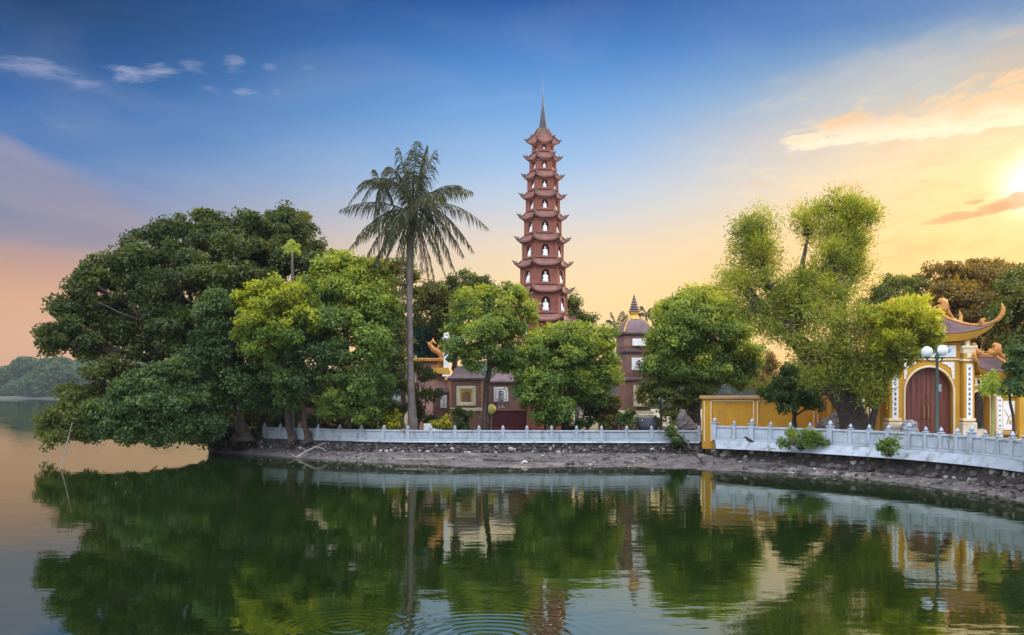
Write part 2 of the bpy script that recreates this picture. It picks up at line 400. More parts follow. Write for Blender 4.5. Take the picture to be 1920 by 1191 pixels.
def tree(name, label, cat, base, bl, leaf='green', tr=.22, fork=None, group=None, bark=None, gz=None, trunkpath=None, twigs=3, extra=None, **kw):
    """base = (px, D); bl = crown blobs in photo pixels; the trunk forks into a limb for every blob"""
    seedc[0] += 1; rng = np.random.default_rng(seedc[0]); rr = random.Random(seedc[0])
    px, D = base; z0 = (GZ if gz is None else gz)-.05; b0 = Vector((X(px, D), D, z0))
    root = empty(name, b0, label, cat, group)
    B = blobs_px(bl); mb = MB()
    cx = sum(b[0][0] for b in B)/len(B); cy = sum(b[0][1] for b in B)/len(B); zl = min(b[0][2] for b in B)
    if trunkpath:
        pts = [P(*q[:3]) for q in trunkpath]; pts[0].z = z0; mb.tube(pts, [q[3] for q in trunkpath], 10, .1, rr); top = pts[-1]; tpts = list(pts)
        if extra:
            for path in extra:
                q_ = [P(*w[:3]) for w in path]; mb.tube(q_, [w[3] for w in path], 9, .1, rr); tpts += q_[1:]

    else:
        f = fork or .8; top = Vector((b0.x+(cx-b0.x)*.5, b0.y+(cy-b0.y)*.5, z0+max(.3, (zl-z0)*f)))
        tpts = limb(mb, b0, top, tr*1.25, tr*.8, rr, bend=.06, sides=10)
        mb.tube([b0+Vector((0,0,-.1)), b0+Vector((0,0,.15)), b0+Vector((0,0,.5))], [tr*1.9, tr*1.5, tr*1.15], 10, .12, rr)
    for c, r in B:
        c = Vector(c); src = min(tpts[len(tpts)//3:], key=lambda p: (p-c).length) if trunkpath else top
        lp = limb(mb, src, c+Vector((0, 0, r[2]*.1)), tr*.5, tr*.14, rr)
        for _ in range(twigs):
            s_ = lp[rr.randint(2, len(lp)-1)]; d = Vector((rr.gauss(0,1), rr.gauss(0,1), rr.gauss(.3,1))).normalized()
            limb(mb, s_, c+Vector((d.x*r[0], d.y*r[1], d.z*r[2]))*.85, tr*.16, tr*.04, rr, n=4, sides=5)
    mb.build('trunk', bark or BARK, root)
    v, t, fr = leaves(B, rng, **kw)
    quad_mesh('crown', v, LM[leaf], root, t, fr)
    return root

def shrub(name, label, cat, base, bl, leaf='green', gz=None, group=None, **kw):
    seedc[0] += 1; rng = np.random.default_rng(seedc[0]); rr = random.Random(seedc[0])
    px, D = base; z0 = (GZ if gz is None else gz); b0 = Vector((X(px, D), D, z0)); root = empty(name, b0, label, cat, group)
    B = blobs_px(bl); mb = MB()
    for c, r in B:
        for _ in range(4): limb(mb, b0+Vector((rr.uniform(-.1,.1), rr.uniform(-.1,.1), -.04)), Vector(c)+Vector((rr.gauss(0,.4)*r[0], rr.gauss(0,.4)*r[1], r[2]*.3)), .03, .01, rr, n=4, sides=5)
    mb.build('stem', BARK, root)
    p = dict(dens=7, per=16, cr=.15, ll=.16, lw=.07); p.update(kw)
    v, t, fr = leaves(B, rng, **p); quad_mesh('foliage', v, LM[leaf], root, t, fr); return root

# ------------------------------------------------------------------ water, far shore
def make_water():
    m_ = bpy.data.materials.new('lake_water'); m_.use_nodes = True; nt = m_.node_tree; L = nt.links; nt.nodes.clear()
    def nd(t, **k):
        n = nt.nodes.new(t)
        for a, b in k.items(): setattr(n, a, b)
        return n
    g = nd('ShaderNodeNewGeometry'); out = nd('ShaderNodeOutputMaterial')
    def math_(op, a, b=0.0, c=0.0):
        n = nd('ShaderNodeMath', operation=op)
        for i, v in enumerate((a, b, c)):
            if isinstance(v, (int, float)): n.inputs[i].default_value = v
            else: L.new(v, n.inputs[i])
        return n.outputs[0]
    def noise(sc, det=3, rough=.5):
        mp = nd('ShaderNodeMapping'); mp.inputs['Scale'].default_value = sc; L.new(g.outputs['Position'], mp.inputs[0])
        n = nd('ShaderNodeTexNoise'); n.inputs['Scale'].default_value = 1; n.inputs['Detail'].default_value = det; n.inputs['Roughness'].default_value = rough
        L.new(mp.outputs[0], n.inputs['Vector']); return n.outputs[0]
    sep = nd('ShaderNodeSeparateXYZ'); L.new(g.outputs['Position'], sep.inputs[0])
    patch = nd('ShaderNodeMapRange'); L.new(noise((.035, .05, 1), 3), patch.inputs[0]); patch.inputs[1].default_value = .42; patch.inputs[2].default_value = .62
    patch.inputs[3].default_value = .35; patch.inputs[4].default_value = 1.25
    h = math_('ADD', math_('MULTIPLY', noise((.9, 1.5, 1), 2), .035), math_('MULTIPLY', noise((3.2, 6.5, 1), 3), .0065))
    h = math_('MULTIPLY', h, patch.outputs[0])
    # rings spreading from things that broke the surface
    for (cx, cy, rad, wl, amp) in ((X(915, 13.0), 12.6, 1.5, .21, .005), (X(655, 13.6), 13.3, 1.15, .2, .0035), (X(1020, 15), 15.2, .9, .2, .002)):
        dx = math_('SUBTRACT', sep.outputs[0], cx); dy = math_('SUBTRACT', sep.outputs[1], cy)
        r_ = math_('SQRT', math_('ADD', math_('MULTIPLY', dx, dx), math_('MULTIPLY', dy, dy)))
        ring = math_('SINE', math_('MULTIPLY', r_, 6.283/wl)); q = math_('DIVIDE', r_, rad)
        env = math_('EXPONENT', math_('MULTIPLY', math_('POWER', q, 4.0), -1.0))
        h = math_('ADD', h, math_('MULTIPLY', math_('MULTIPLY', ring, env), amp))
    bp = nd('ShaderNodeBump'); bp.inputs['Strength'].default_value = 1; bp.inputs['Distance'].default_value = WAVE; L.new(h, bp.inputs['Height'])
    gl = nd('ShaderNodeBsdfGlossy'); gl.inputs['Roughness'].default_value = .012; gl.inputs['Color'].default_value = (.86, .90, .80, 1); L.new(bp.outputs[0], gl.inputs['Normal'])
    df = nd('ShaderNodeBsdfDiffuse'); df.inputs['Color'].default_value = (.005, .012, .002, 1)
    fr = nd('ShaderNodeFresnel'); fr.inputs['IOR'].default_value = 5.0; L.new(bp.outputs[0], fr.inputs['Normal'])
    mx = nd('ShaderNodeMixShader'); L.new(fr.outputs[0], mx.inputs[0]); L.new(df.outputs[0], mx.inputs[1]); L.new(gl.outputs[0], mx.inputs[2])
    L.new(mx.outputs[0], out.inputs[0])
    mb = MB(); mb.add([(-4000, -300, 0), (4000, -300, 0), (4000, 6000, 0), (-4000, 6000, 0)], [(0,1,2,3)])
    tag(mb.build('lake_water', m_), 'calm green lake reflecting trees and sky', None, kind='structure')
WAVE = .22
make_water()

def far_shore():
    rr = random.Random(5); rng = np.random.default_rng(5)
    mb = MB(); n = 60; vs = []; fs = []
    for i in range(n+1):
        x = -900+1800*i/n; y0 = 596+rr.uniform(-4, 4)
        for dy, z in ((-2, -.3), (3, 1.2), (60, 6), (400, 14)): vs.append((x, y0+dy, z))
    for i in range(n):
        for k in range(3): a = i*4+k; fs.append((a, a+4, a+5, a+1))
    mb.add(vs, fs); tag(mb.build('far_shore', mat('far_bank', (.05,.06,.045), (.08,.08,.06), .05, .9)), None, None, kind='structure')
    B = []
    for i in range(330):
        x = -560+1100*rr.random(); dep = rr.uniform(0, 60)
        hh = 23+5*math.sin(x*.021+1)+4*math.sin(x*.05)+rr.uniform(-4, 3)
        if -335 < x < -310: hh += 3
        r = rr.uniform(7, 11); z = hh-r*.9 if rr.random() < .45 else rr.uniform(2, hh-r)
        B.append(((x, 606+dep, z), (r*1.15, r, r*.95)))
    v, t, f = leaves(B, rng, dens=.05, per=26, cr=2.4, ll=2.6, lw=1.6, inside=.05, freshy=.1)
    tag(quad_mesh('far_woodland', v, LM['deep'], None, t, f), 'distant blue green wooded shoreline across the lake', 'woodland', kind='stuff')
far_shore()

# ------------------------------------------------------------------ quay: ground, retaining wall, bank, balustrades
LP = [496,526,561,597,637,677.5,720,765,808,853,898,943,988,1034.5,1081,1128,1175,1221.5,1267,1311]
def dl(px):
    xs = [380,496,526,561,597,637,677,720,765,808,900,1311,1330]; ds = [53.4,52.3,51.5,50.8,50.1,49.4,48.8,48.3,48,47.85,47.7,47.3,47.3]
    return float(np.interp(px, xs, ds))
def dr(px):
    xs = [1340,1410,1480,1557,1640,1704,1780,1822,1870,1920,1960,2060,2200]; ds = [43.3,42.0,40.6,39.1,37.3,35.9,34.0,32.9,31.5,30.0,28.6,25.0,20.5]
    return float(np.interp(px, xs, ds))
RP = [(1340,1),(1377,0),(1410,1),(1445.5,0),(1482,0),(1519,0),(1557,1),(1595,0),(1630,0),(1666,0),(1704.6,1),(1736,0),(1765,0),(1795,0),(1822,1),(1847,0),(1873,0),(1899,0),(1926,1),(1960,0),(1995,0),(2035,1),(2080,0),(2130,0),(2190,1)]
leftline = [Vector((X(p, dl(p)), dl(p), 0)) for p in [392,420,450]+LP+[1322]]
rightline = [Vector((X(p, dr(p)), dr(p), 0)) for p, _ in RP]

def dense(line, step):
    out = []
    for a, b in zip(line, line[1:]):
        k = max(1, int((b-a).length/step)); out += [a+(b-a)*i/k for i in range(k)]
    return out+[line[-1]]

def make_ground():
    soil = mat('soil_ground', (.13,.11,.075), (.07,.075,.035), .8, .95, .4, 8)
    mb = MB(); pts = [(p.x, p.y) for p in leftline]+[(X(1322, 47.3), 60), (30, 60), (30, 130), (-15.5, 130), (-16.5, 60)]
    mb.add([(x, y, GZ) for x, y in pts]+[(x, y, -1) for x, y in pts], [tuple(range(len(pts)-1, -1, -1))[::-1]]+[(i, i+len(pts), (i+1) % len(pts)+len(pts), (i+1) % len(pts)) for i in range(len(pts))])
    tag(mb.build('island_ground', soil), 'earth ground of the temple island', None, kind='structure')
    pave = mat('paving_ground', (.22,.20,.17), (.14,.13,.11), 1.4, .9, .3, 8)
    mb = MB(); pts = [(p.x, p.y) for p in rightline]+[(60, 20), (90, 130), (10.6, 130), (10.6, 46.2)]
    mb.add([(x, y, GR) for x, y in pts]+[(x, y, -1) for x, y in pts], [tuple(range(len(pts)))]+[(i, i+len(pts), (i+1) % len(pts)+len(pts), (i+1) % len(pts)) for i in range(len(pts))])
    tag(mb.build('courtyard_ground', pave), 'paved courtyard ground in front of the gate', None, kind='structure')
make_ground()

STONE = tint_mat('rubble_stone', (.04,.035,.033), (.12,.105,.10), (.40,.37,.34), leaf=False, rough=.9)
def toward(p): return Vector((-p.x*.012, -1, 0)).normalized()

def stone_wall(name, label, line, ztop, zbot, fwd, seed, step=.27, rows=3, light=.1, joined=None):
    rr = random.Random(seed); d = dense(line, step); mb = MB(); tints = []; fr = []
    # solid core behind the stones
    n = len(d); vs = []
    for i, p in enumerate(d):
        t = toward(p); q = p+t*(fwd)
        vs += [(p.x, p.y+.10, ztop-.02), (p.x+t.x*.06, p.y+t.y*.06, ztop-.02), (q.x, q.y, zbot-.35)]
    fs = []
    for i in range(n-1):
        for k in range(2): a = i*3+k; fs.append((a, a+1, a+4, a+3))
    mb.add(vs, fs); tints += [0]*len(fs); fr += [0]*len(fs)
    for i, p in enumerate(d):
        for r in range(rows):
            f = (r+.5)/rows; z = ztop-.04+(zbot-ztop)*f+rr.uniform(-.05, .05); t = toward(p)
            q = p+t*(fwd*f+.02)+Vector((rr.uniform(-.1,.1)+(step/2 if r % 2 else 0), 0, 0))
            s = rr.uniform(.6, 1.15)*step*.62; k0 = len(mb.f)
            hz = min(s*rr.uniform(.55, .9), (ztop-zbot)/rows*.75)
            mb.blob((q.x, q.y, min(z, ztop-hz-.01)), (s, s*.6, hz), rr, .22, 7, 5)
            tv = rr.random(); fv = 1.0*rr.uniform(.4, 1) if rr.random() < light else 0
            tints += [tv]*(len(mb.f)-k0); fr += [fv]*(len(mb.f)-k0)
    o = mb.build(name, STONE, None, org=(line[len(line)//2].x, line[len(line)//2].y, 0)); face_attr(o, 'tint', tints); face_attr(o, 'fresh', fr)
    tag(o, label, 'wall')
stone_wall('retaining_wall', 'rough dark rubble retaining wall under the long left balustrade', leftline, GZ-.02, .34, .28, 3, step=.21, rows=4, light=.13)
stone_wall('retaining_wall', 'sloping purple grey stone revetment under the curved right balustrade', rightline, .84, -.15, .95, 4, step=.33, rows=5, light=.08)

def toe_left(px):
    xs = [392,500,600,700,900,1100,1322]; ds = [52.6,50.3,47.2,44.4,42.6,41.8,41.4]; return float(np.interp(px, xs, ds))
def make_bank():
    rr = random.Random(8); mb = MB(); d = []
    for px in np.linspace(392, 1322, 240): D = dl(px); d.append((Vector((X(px, D), D-.24, .33)), Vector((X(px, toe_left(px)), toe_left(px), 0))))
    # transition in front of the right terrace
    for px in np.linspace(1326, 1500, 60):
        D = dr(max(1340, px)); tD = float(np.interp(px, [1326,1400,1500], [41.0, 39.9, 38.6])); a = Vector((X(px, D), D-.6 if px > 1345 else 46.9-(px-1326)/19*4.2, .42 if px < 1345 else .32)); d.append((a, Vector((X(px, tD), tD, 0))))
    for px in np.linspace(1506, 2190, 160):
        D = dr(px); d.append((Vector((X(px, D), D-.7, .22)), Vector((X(px, D-1.5), D-1.5, 0))))
    K = 12; vs = []; n = len(d)
    for i, (a, b) in enumerate(d):
        ln = (a-b).length
        for k in range(K+1):
            t = k/K*1.25; p = a+(b-a)*t; p.z = a.z*(1-t)**1 if t < 1 else -.12*(t-1)*4
            hump = math.sin(t*math.pi)*.10 if t < 1 else 0
            w = math.sin(i*.21+k*.7)*.03+math.sin(i*.057)*.05*min(1, t)+rr.uniform(-.022, .022)
            vs.append((p.x+rr.uniform(-.03,.03), p.y, p.z+hump*.35+(w if k else 0)))
    fs = [(i*(K+1)+k, i*(K+1)+k+1, (i+1)*(K+1)+k+1, (i+1)*(K+1)+k) for i in range(n-1) for k in range(K)]
    mb.add(vs, fs)
    mud = mat('mud_bank', (.115,.098,.094), (.055,.048,.046), 1.6, .85, .8, 9, dirt=(.165,.148,.138), dscale=1.1)
    tag(mb.build('mud_bank', mud, smooth=True), 'bare grey mud bank sloping into the lake', None, kind='structure')
    # pebbles and broken stone lying on the bank
    mb = MB(); tints = []; fr = []
    for _ in range(800):
        i = rr.randrange(n-1); t = rr.random()**.8*.98; a, b = d[i]; p = a+(b-a)*t; z = a.z*(1-t)+math.sin(t*math.pi)*.06
        s = rr.uniform(.025, .065)*(1.7 if rr.random() < .12 else 1); k0 = len(mb.f)
        mb.blob((p.x+rr.uniform(-.1,.1), p.y, z+s*.15), (s*1.3, s, s*.6), rr, .25, 6, 4)
        tints += [rr.random()]*(len(mb.f)-k0); fr += [(rr.uniform(.4, 1) if rr.random() < .1 else 0)]*(len(mb.f)-k0)
    o = mb.build('bank_pebbles', STONE); face_attr(o, 'tint', tints); face_attr(o, 'fresh', fr)
    tag(o, 'loose pebbles and broken stone strewn over the mud bank', 'pebbles', kind='stuff')
make_bank()

FENCE = mat('balustrade_stone', (.33,.375,.43), (.26,.30,.355), 2.2, .8, .25, 14, dirt=(.17,.195,.20), dscale=2.2, streak=(1.4,1.4,.45))
FENCED = mat('balustrade_base', (.30,.34,.39), (.235,.265,.31), 1.6, .85, .3, 12, dirt=(.13,.145,.13), dscale=2.0, streak=(1.3,1.3,.35))
def post_mb(w, h, bud):
    """square post with collar and lotus-bud finial, origin at its foot"""
    mb = MB(); mb.box((0,0,h*.5), (w, w, h), bevel=w*.08)
    mb.box((0,0,h+.02), (w*1.22, w*1.22, .045), bevel=.012)
    b = bud; mb.loft((0,0,h+.042), [(0,b*.30),(b*.12,b*.24),(b*.25,b*.44),(b*.5,b*.50),(b*.75,b*.40),(b*1.05,b*.2),(b*1.3,b*.03)], 12)
    return mb
def balustrade(name, label, line, big, zb, rail, w, bw, plinth=None):
    c0 = line[len(line)//2]; root = empty(name, (c0.x, c0.y, zb), label, 'balustrade')
    protos = {}
    for i, p in enumerate(line):
        k = big[i]
        if k not in protos:
            o = post_mb(bw if k else w, (rail+.10 if k else rail+.02), .20 if k else .16).build('post', FENCE, None)
            me = o.data; protos[k] = me; bpy.data.objects.remove(o)
        o = bpy.data.objects.new('post', protos[k]); C.collection.objects.link(o); o.parent = root
        j = max(1, min(i, len(line)-2)); t = line[j+1]-line[j-1]; o.rotation_euler.z = math.atan2(t.y, t.x)
        o.location = (p.x-c0.x, p.y-c0.y, 0)
    for a, b in zip(line, line[1:]):
        t = b-a; ang = math.atan2(t.y, t.x); ln = t.length-w; m_ = (a+b)/2
        mb = MB(); mb.box((m_.x, m_.y, zb+rail-.05), (ln+.03, .15, .09), ang, .015)                        # handrail
        mb.box((m_.x, m_.y, zb+.05), (ln+.03, .16, .10), ang, .01)                                       # bottom rail
        mb.box((m_.x, m_.y, zb+(rail)/2), (ln+.02, .05, rail-.18), ang)                                 # thin recessed slab
        nrm = Vector((math.sin(ang), -math.cos(ang), 0))
        mb.box((m_.x+nrm.x*.028, m_.y+nrm.y*.028, zb+rail*.5-.005), (ln*.84, .03, rail-.31), ang, .012)       # raised centre field
        mb.build('panel', FENCE, root)
    if plinth:
        z1, z0, out = plinth; mb = MB(); vs = []
        for i, p in enumerate(line):
            t = toward(p); vs += [(p.x-t.x*.15, p.y-t.y*.15, z1), (p.x+t.x*out*.35, p.y+t.y*out*.35, z1), (p.x+t.x*out, p.y+t.y*out, z0), (p.x+t.x*(out-.3), p.y+t.y*(out-.3), z0-.02)]
        fs = [(i*4+k, i*4+k+1, (i+1)*4+k+1, (i+1)*4+k) for i in range(len(line)-1) for k in range(3)]
        fs += [(3,2,1,0), tuple((len(line)-1)*4+k for k in range(4))]
        mb.add(vs, fs).build('plinth', FENCED, root)
balustrade('stone_balustrade', 'long pale blue stone balustrade left of the yellow wall with pointed post tops', leftline[3:-1], [0]*len(LP), GZ, .60, .17, .17, (GZ+.015, GZ-.06, .22))
balustrade('stone_balustrade', 'curved pale stone balustrade on a sloping plinth at the right', rightline, [k for _, k in RP], GR, .72, .17, .25, (GR+.012, .86, .75))

# ------------------------------------------------------------------ brick pagoda
BRICK = mat('pagoda_brick', (.28,.098,.070), (.20,.072,.054), 1.2, .85, .35, 10, dirt=(.25,.10,.08), dscale=.9)
ROOFR = mat('pagoda_roof', (.25,.105,.085), (.15,.07,.06), 2.0, .85, .5, 9, dirt=(.10,.09,.06), dscale=1.4)
NICHE = mat('niche_back_dark', (.16,.07,.06), (.12,.055,.05), 3, .9)  # darker than the brick, for the niche backs
WHITE = mat('white_plaster', (.80,.79,.77), (.70,.69,.68), 4, .7)
MARBLE = mat('white_marble', (.85,.85,.84), (.74,.74,.74), 5, .5)
HORN = mat('roof_horn', (.10,.10,.075), (.06,.06,.05), 5, .8)
def arch_panel(w, h, aw, spring, sill, rise, depth, n=10):
    """wall w x h (x centred, z from 0) with an arched hole; front at y=0, recess to y=depth; returns (wall mb, back mb)"""
    mb = MB(); hw, ha = w/2, aw/2
    arch = [(ha*math.cos(math.pi*i/n), spring+rise*math.sin(math.pi*i/n)) for i in range(n+1)]   # right to left
    V = lambda x, z, y=0: (x, y, z)
    if sill > 0: mb.add([V(-hw,0), V(hw,0), V(hw,sill), V(-hw,sill)], [(0,1,2,3)])
    mb.add([V(-hw,sill), V(-ha,sill), V(-ha,spring), V(-hw,spring)], [(0,1,2,3)])
    mb.add([V(ha,sill), V(hw,sill), V(hw,spring), V(ha,spring)], [(0,1,2,3)])
    mb.add([V(hw,spring), V(hw,h), V(ha,h), V(ha,spring)], [(0,1,2,3)]); mb.add([V(-ha,spring), V(-ha,h), V(-hw,h), V(-hw,spring)], [(0,1,2,3)])
    for (x0, z0), (x1, z1) in zip(arch, arch[1:]): mb.add([V(x0,z0), V(x0,h), V(x1,h), V(x1,z1)], [(0,1,2,3)])
    loop = [(ha, sill)]+arch+[(-ha, sill)]; k = len(loop)
    mb.add([V(x,z) for x, z in loop]+[V(x,z,depth) for x, z in loop], [(i, (i+1) % k, k+(i+1) % k, k+i) for i in range(k)])
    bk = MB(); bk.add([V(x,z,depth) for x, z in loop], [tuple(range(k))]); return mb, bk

def statue_mesh(name='statue'):
    """seated robed figure with halo, unit height"""
    mb = MB(); mb.loft((0,0,0), [(0,.30),(.06,.33),(.10,.29),(.12,.31),(.16,.33),(.20,.30)], 16)          # lotus seat
    mb.loft((0,0,.20), [(0,.30),(.06,.31),(.12,.24),(.22,.17),(.36,.185),(.46,.17),(.52,.07),(.55,.055)], 16)   # crossed legs, torso, shoulders
    mb.loft((0,0,.74), [(0,.05),(.03,.085),(.09,.10),(.15,.09),(.19,.06),(.21,.05),(.25,.035),(.27,.01)], 12)   # head, topknot
    rr = random.Random(1)
    for s in (-1, 1): mb.tube([(s*.18,-.02,.62), (s*.215,-.09,.45), (s*.10,-.20,.36), (0,-.22,.35)], [.055,.05,.04,.035], 8)
    me = mb.build(name, MARBLE, None, smooth=True); return me

def make_pagoda():
    D = 60.0; s = D/F; cx, cy = X(1018, D), D; root = empty('brick_pagoda', (cx, cy, GZ), 'tall red brick tiered pagoda with upturned eaves and grey spire', 'pagoda')
    edge = [272,303,338,375,414,457,503,552,605,662,722]
    Rb = [19.4,24,28,31,34,38,41.5,44.5,47.5,50.5,53.5]; Rt = [36,38.5,42,46,50,54.5,58.5,61.5,65,68,71]
    rot = R(-90+6)           # outward normal of the front face (towards the viewer, turned a little right)
    zof = lambda py: Zp(py, D)
    st = statue_mesh('buddha_statue'); stm = st.data; bpy.data.objects.remove(st)
    ordn = ['top', 'second', 'third', 'fourth', 'fifth', 'sixth', 'seventh', 'eighth', 'ninth', 'tenth', 'eleventh']
    for i in range(11):
        rb = Rb[i]*s; rt = (Rt[i]-3.5)*s; zt = zof(edge[i])+.05                      # wall top, under the eave
        zb = zof(edge[i+1]-15) if i < 10 else GZ
        h = zt-zb; ap = rb*math.cos(R(30)); side = rb
        walls = MB(); backs = MB(); trim = MB()
        aw = side*.36; sill = h*.10 if i < 10 else .9; hh = h*.93; rise = aw*.62; spring = min(sill+(h-sill)*.46, sill+aw*1.1) if i else sill+h*.36
        for f in range(6):
            a = rot+R(60)*f; M = Matrix.Translation((cx, cy, zb)) @ Matrix.Rotation(a+R(90), 4, 'Z') @ Matrix.Translation((0, -ap, 0))
            w_, b_ = arch_panel(side, h, aw, spring, sill, rise, .30)
            for src, dst in ((w_, walls), (b_, backs)): dst.add([M@Vector(p) for p in src.v], src.f)
            # corner pilaster and string course
            q = MB(); q.box((0, -.02, .06), (side*1.02, .10, .12)); q.box((0, -.02, h-.09), (side*1.02, .09, .14)); trim.add([M@Vector(p) for p in q.v], q.f)
            c_ = M@Vector((side/2, .03, h/2)); trim.box(c_, (.13, .13, h*.99), a)
            # niche surround
            q = MB(); t_ = .035; pts = [(aw/2+t_, sill)]+[((aw/2+t_)*math.cos(math.pi*k/10), spring+(rise+t_)*math.sin(math.pi*k/10)) for k in range(11)]+[(-aw/2-t_, sill)]
            q.tube([(x_, -.01, z_) for x_, z_ in pts], .025, 5); trim.add([M@Vector(p) for p in q.v], q.f)
            if f in (0, 5, 1) and i < 9:
                fn = {0: 'front', 5: 'left', 1: 'right'}[f]
                o = bpy.data.objects.new('buddha_statue', stm); C.collection.objects.link(o)
                hs = (spring+rise-sill)*.86; o.scale = (hs*.95, hs*.95, hs); o.location = M@Vector((0, .13, sill)); o.rotation_euler.z = a+R(90)
                tag(o, f'white seated statue in the {fn} pagoda niche, {ordn[i]} storey from the top' if i else f'tiny white seated statue in the {fn} niche of the topmost pagoda storey', 'statue', 'white statues in the pagoda niches')
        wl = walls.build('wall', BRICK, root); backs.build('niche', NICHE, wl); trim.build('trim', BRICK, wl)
        # eave
        zE = zof(edge[i]); rin = (Rb[i-1]*s*.98 if i else .17); zin = zof(edge[i]-15 if i else 239)+.02
        NE, NR = 12, 7; vs = []; top_n = 0
        def eave_pt(f, u, v, under=False):
            a = rot+R(60)*f; n_ = Vector((math.cos(a), math.sin(a), 0)); t_ = Vector((-n_.y, n_.x, 0)); k = abs(u)**3.4
            rm = rb*.866*(1.17); ro = rm*(1-k)+rt*.866*k; wid = (rm*(1-k)+rt*k)*.5/ .866*.866 if False else None
            # along the edge: corner lies at radius rt
            ex = n_*(rm+(rt*math.cos(R(30))-rm)*k)+t_*(u*(rm*.577+(rt*.5-rm*.577)*k))
            inn = n_*(rin*.866)+t_*(u*rin*.5)
            lift = (rt*.13)*abs(u)**3.6
            if i == 0: prof = v**2.0 if not under else v
            else: prof = 1-(1-v)**.75 if not under else v
            xy = inn+(ex-inn)*v
            if i == 0: # bell-shaped top roof
                xy = inn+(ex-inn)*(.5*math.sqrt(v)*(1-v)+v*v); z = zin+(zE+.10-zin)*v**1.05
            else: z = zin+(zE+.10-zin)*(1-(1-v)**1.7)
            z += lift*v**3
            return Vector((cx, cy, z))+xy
        mbR = MB()
        for f in range(6):
            g = [[eave_pt(f, -1+2*a_/NE, b_/NR) for a_ in range(NE+1)] for b_ in range(NR+1)]
            vs = [p for row in g for p in row]; fs = [(b_*(NE+1)+a_, (b_+1)*(NE+1)+a_, (b_+1)*(NE+1)+a_+1, b_*(NE+1)+a_+1) for b_ in range(NR) for a_ in range(NE)]
            # fascia and soffit
            o0 = len(vs); edge_ = g[NR]; low = [p-Vector((0,0,.11)) for p in edge_]
            a = rot+R(60)*f; n_ = Vector((math.cos(a), math.sin(a), 0)); t_ = Vector((-n_.y, n_.x, 0))
            inner = [Vector((cx, cy, zE-.06))+n_*(rb*.866)+t_*((-1+2*a_/NE)*rb*.5) for a_ in range(NE+1)]
            vs += edge_+low+inner
            for a_ in range(NE):
                fs.append((o0+a_, o0+NE+1+a_, o0+NE+2+a_, o0+a_+1)); fs.append((o0+NE+1+a_, o0+2*NE+2+a_, o0+2*NE+3+a_, o0+NE+2+a_))
            mbR.add(vs, fs)
        # hip ridges
        horns = []
        for f in range(6):
            hz = MB(); horns.append(hz)
            pts = [eave_pt(f, 1, b_/NR)+Vector((0,0,.03)) for b_ in range(1, NR+1)]
            mbR.tube(pts, [.05]*len(pts), 6)
            e_ = pts[-1]; d_ = (Vector((e_.x-cx, e_.y-cy, 0))).normalized()
            hz.tube([e_-d_*.1, e_+d_*.04+Vector((0,0,.02)), e_+d_*.09+Vector((0,0,.07)), e_+d_*.10+Vector((0,0,.15))], [.055,.05,.035,.008], 6)
            e2 = pts[-3]; hz.tube([e2, e2+Vector((0,0,.12))+d_*.02, e2+Vector((0,0,.2))-d_*.06], [.05,.035,.01], 5)
        rf = mbR.build('roof', ROOFR, root); [h_.build('ridge_horn', HORN, rf) for h_ in horns]
    z0 = zof(240); sp = MB(); prof = [(0,.26),(.08,.28),(.12,.2)]
    zt = zof(172)-z0; k = 9
    for j in range(k):
        f0 = j/k; r0 = .225*(1-f0*.70); z_ = .14+(zt-.14)*f0*.62; dz = (zt-.14)*.62/k
        prof += [(z_, r0), (z_+dz*.45, r0*1.12), (z_+dz*.55, r0*.78), (z_+dz*.95, r0*.75)]
    prof += [(zt*.66, .068), (zt*.85, .045), (zt, .02)]
    spire = sp.loft((cx, cy, z0), prof, 14).build('spire', mat('spire_stone', (.17,.17,.18), (.10,.10,.11), 6, .6), root)
    MB().tube([(cx, cy, z0+zt-.05), (cx, cy, zof(138))], [.010, .005], 6).build('rod', mat('lightning_rod', (.3,.3,.32), None, 6, .4, metal=.8), spire)
make_pagoda()

# ------------------------------------------------------------------ square stupas and shrines
STUPA = mat('stupa_brick', (.26,.135,.105), (.19,.10,.08), 1.8, .85, .35, 9, dirt=(.15,.10,.09), dscale=1.1)
STUPAR = mat('stupa_roof', (.18,.12,.125), (.12,.085,.09), 2.5, .85, .4, 10)
CREAM = mat('cream_plaster', (.66,.60,.44), (.55,.50,.36), 3, .8, dirt=(.42,.37,.25), dscale=1.8)
GOLD = mat('gold_paint', (.62,.36,.06), (.48,.26,.04), 3, .6)
ORANGE = mat('orange_glaze', (.50,.24,.06), (.36,.15,.035), 4, .55, .3, 10)
DARKIN = mat('painted_hole_dark', (.05,.035,.03), (.03,.02,.02), 2, .95)
GREY = mat('grey_stone', (.25,.25,.27), (.17,.17,.19), 4, .85, .5, 12)
LETTER_B = mat('blue_lettering', (.05,.06,.18), (.04,.05,.14), 8, .7)
LETTER_R = mat('red_lettering', (.42,.04,.06), (.35,.03,.05), 8, .7)
LETTER_D = mat('dark_lettering', (.04,.05,.09), (.03,.04,.07), 8, .7)
def strokes(mb, cx, y, cz, w, segs):
    for x0, z0, x1, z1, t in segs:
        a = Vector((cx+x0*w, y, cz+z0*w)); b = Vector((cx+x1*w, y, cz+z1*w)); d = (b-a).normalized(); n_ = Vector((-d.z, 0, d.x))*t*w*.5
        f = Vector((0, -.008, 0)); mb.add([a-n_+f, b-n_+f, b+n_+f, a+n_+f, a-n_, b-n_, b+n_, a+n_], [(0,1,2,3),(7,6,5,4),(0,4,5,1),(1,5,6,2),(2,6,7,3),(3,7,4,0)])

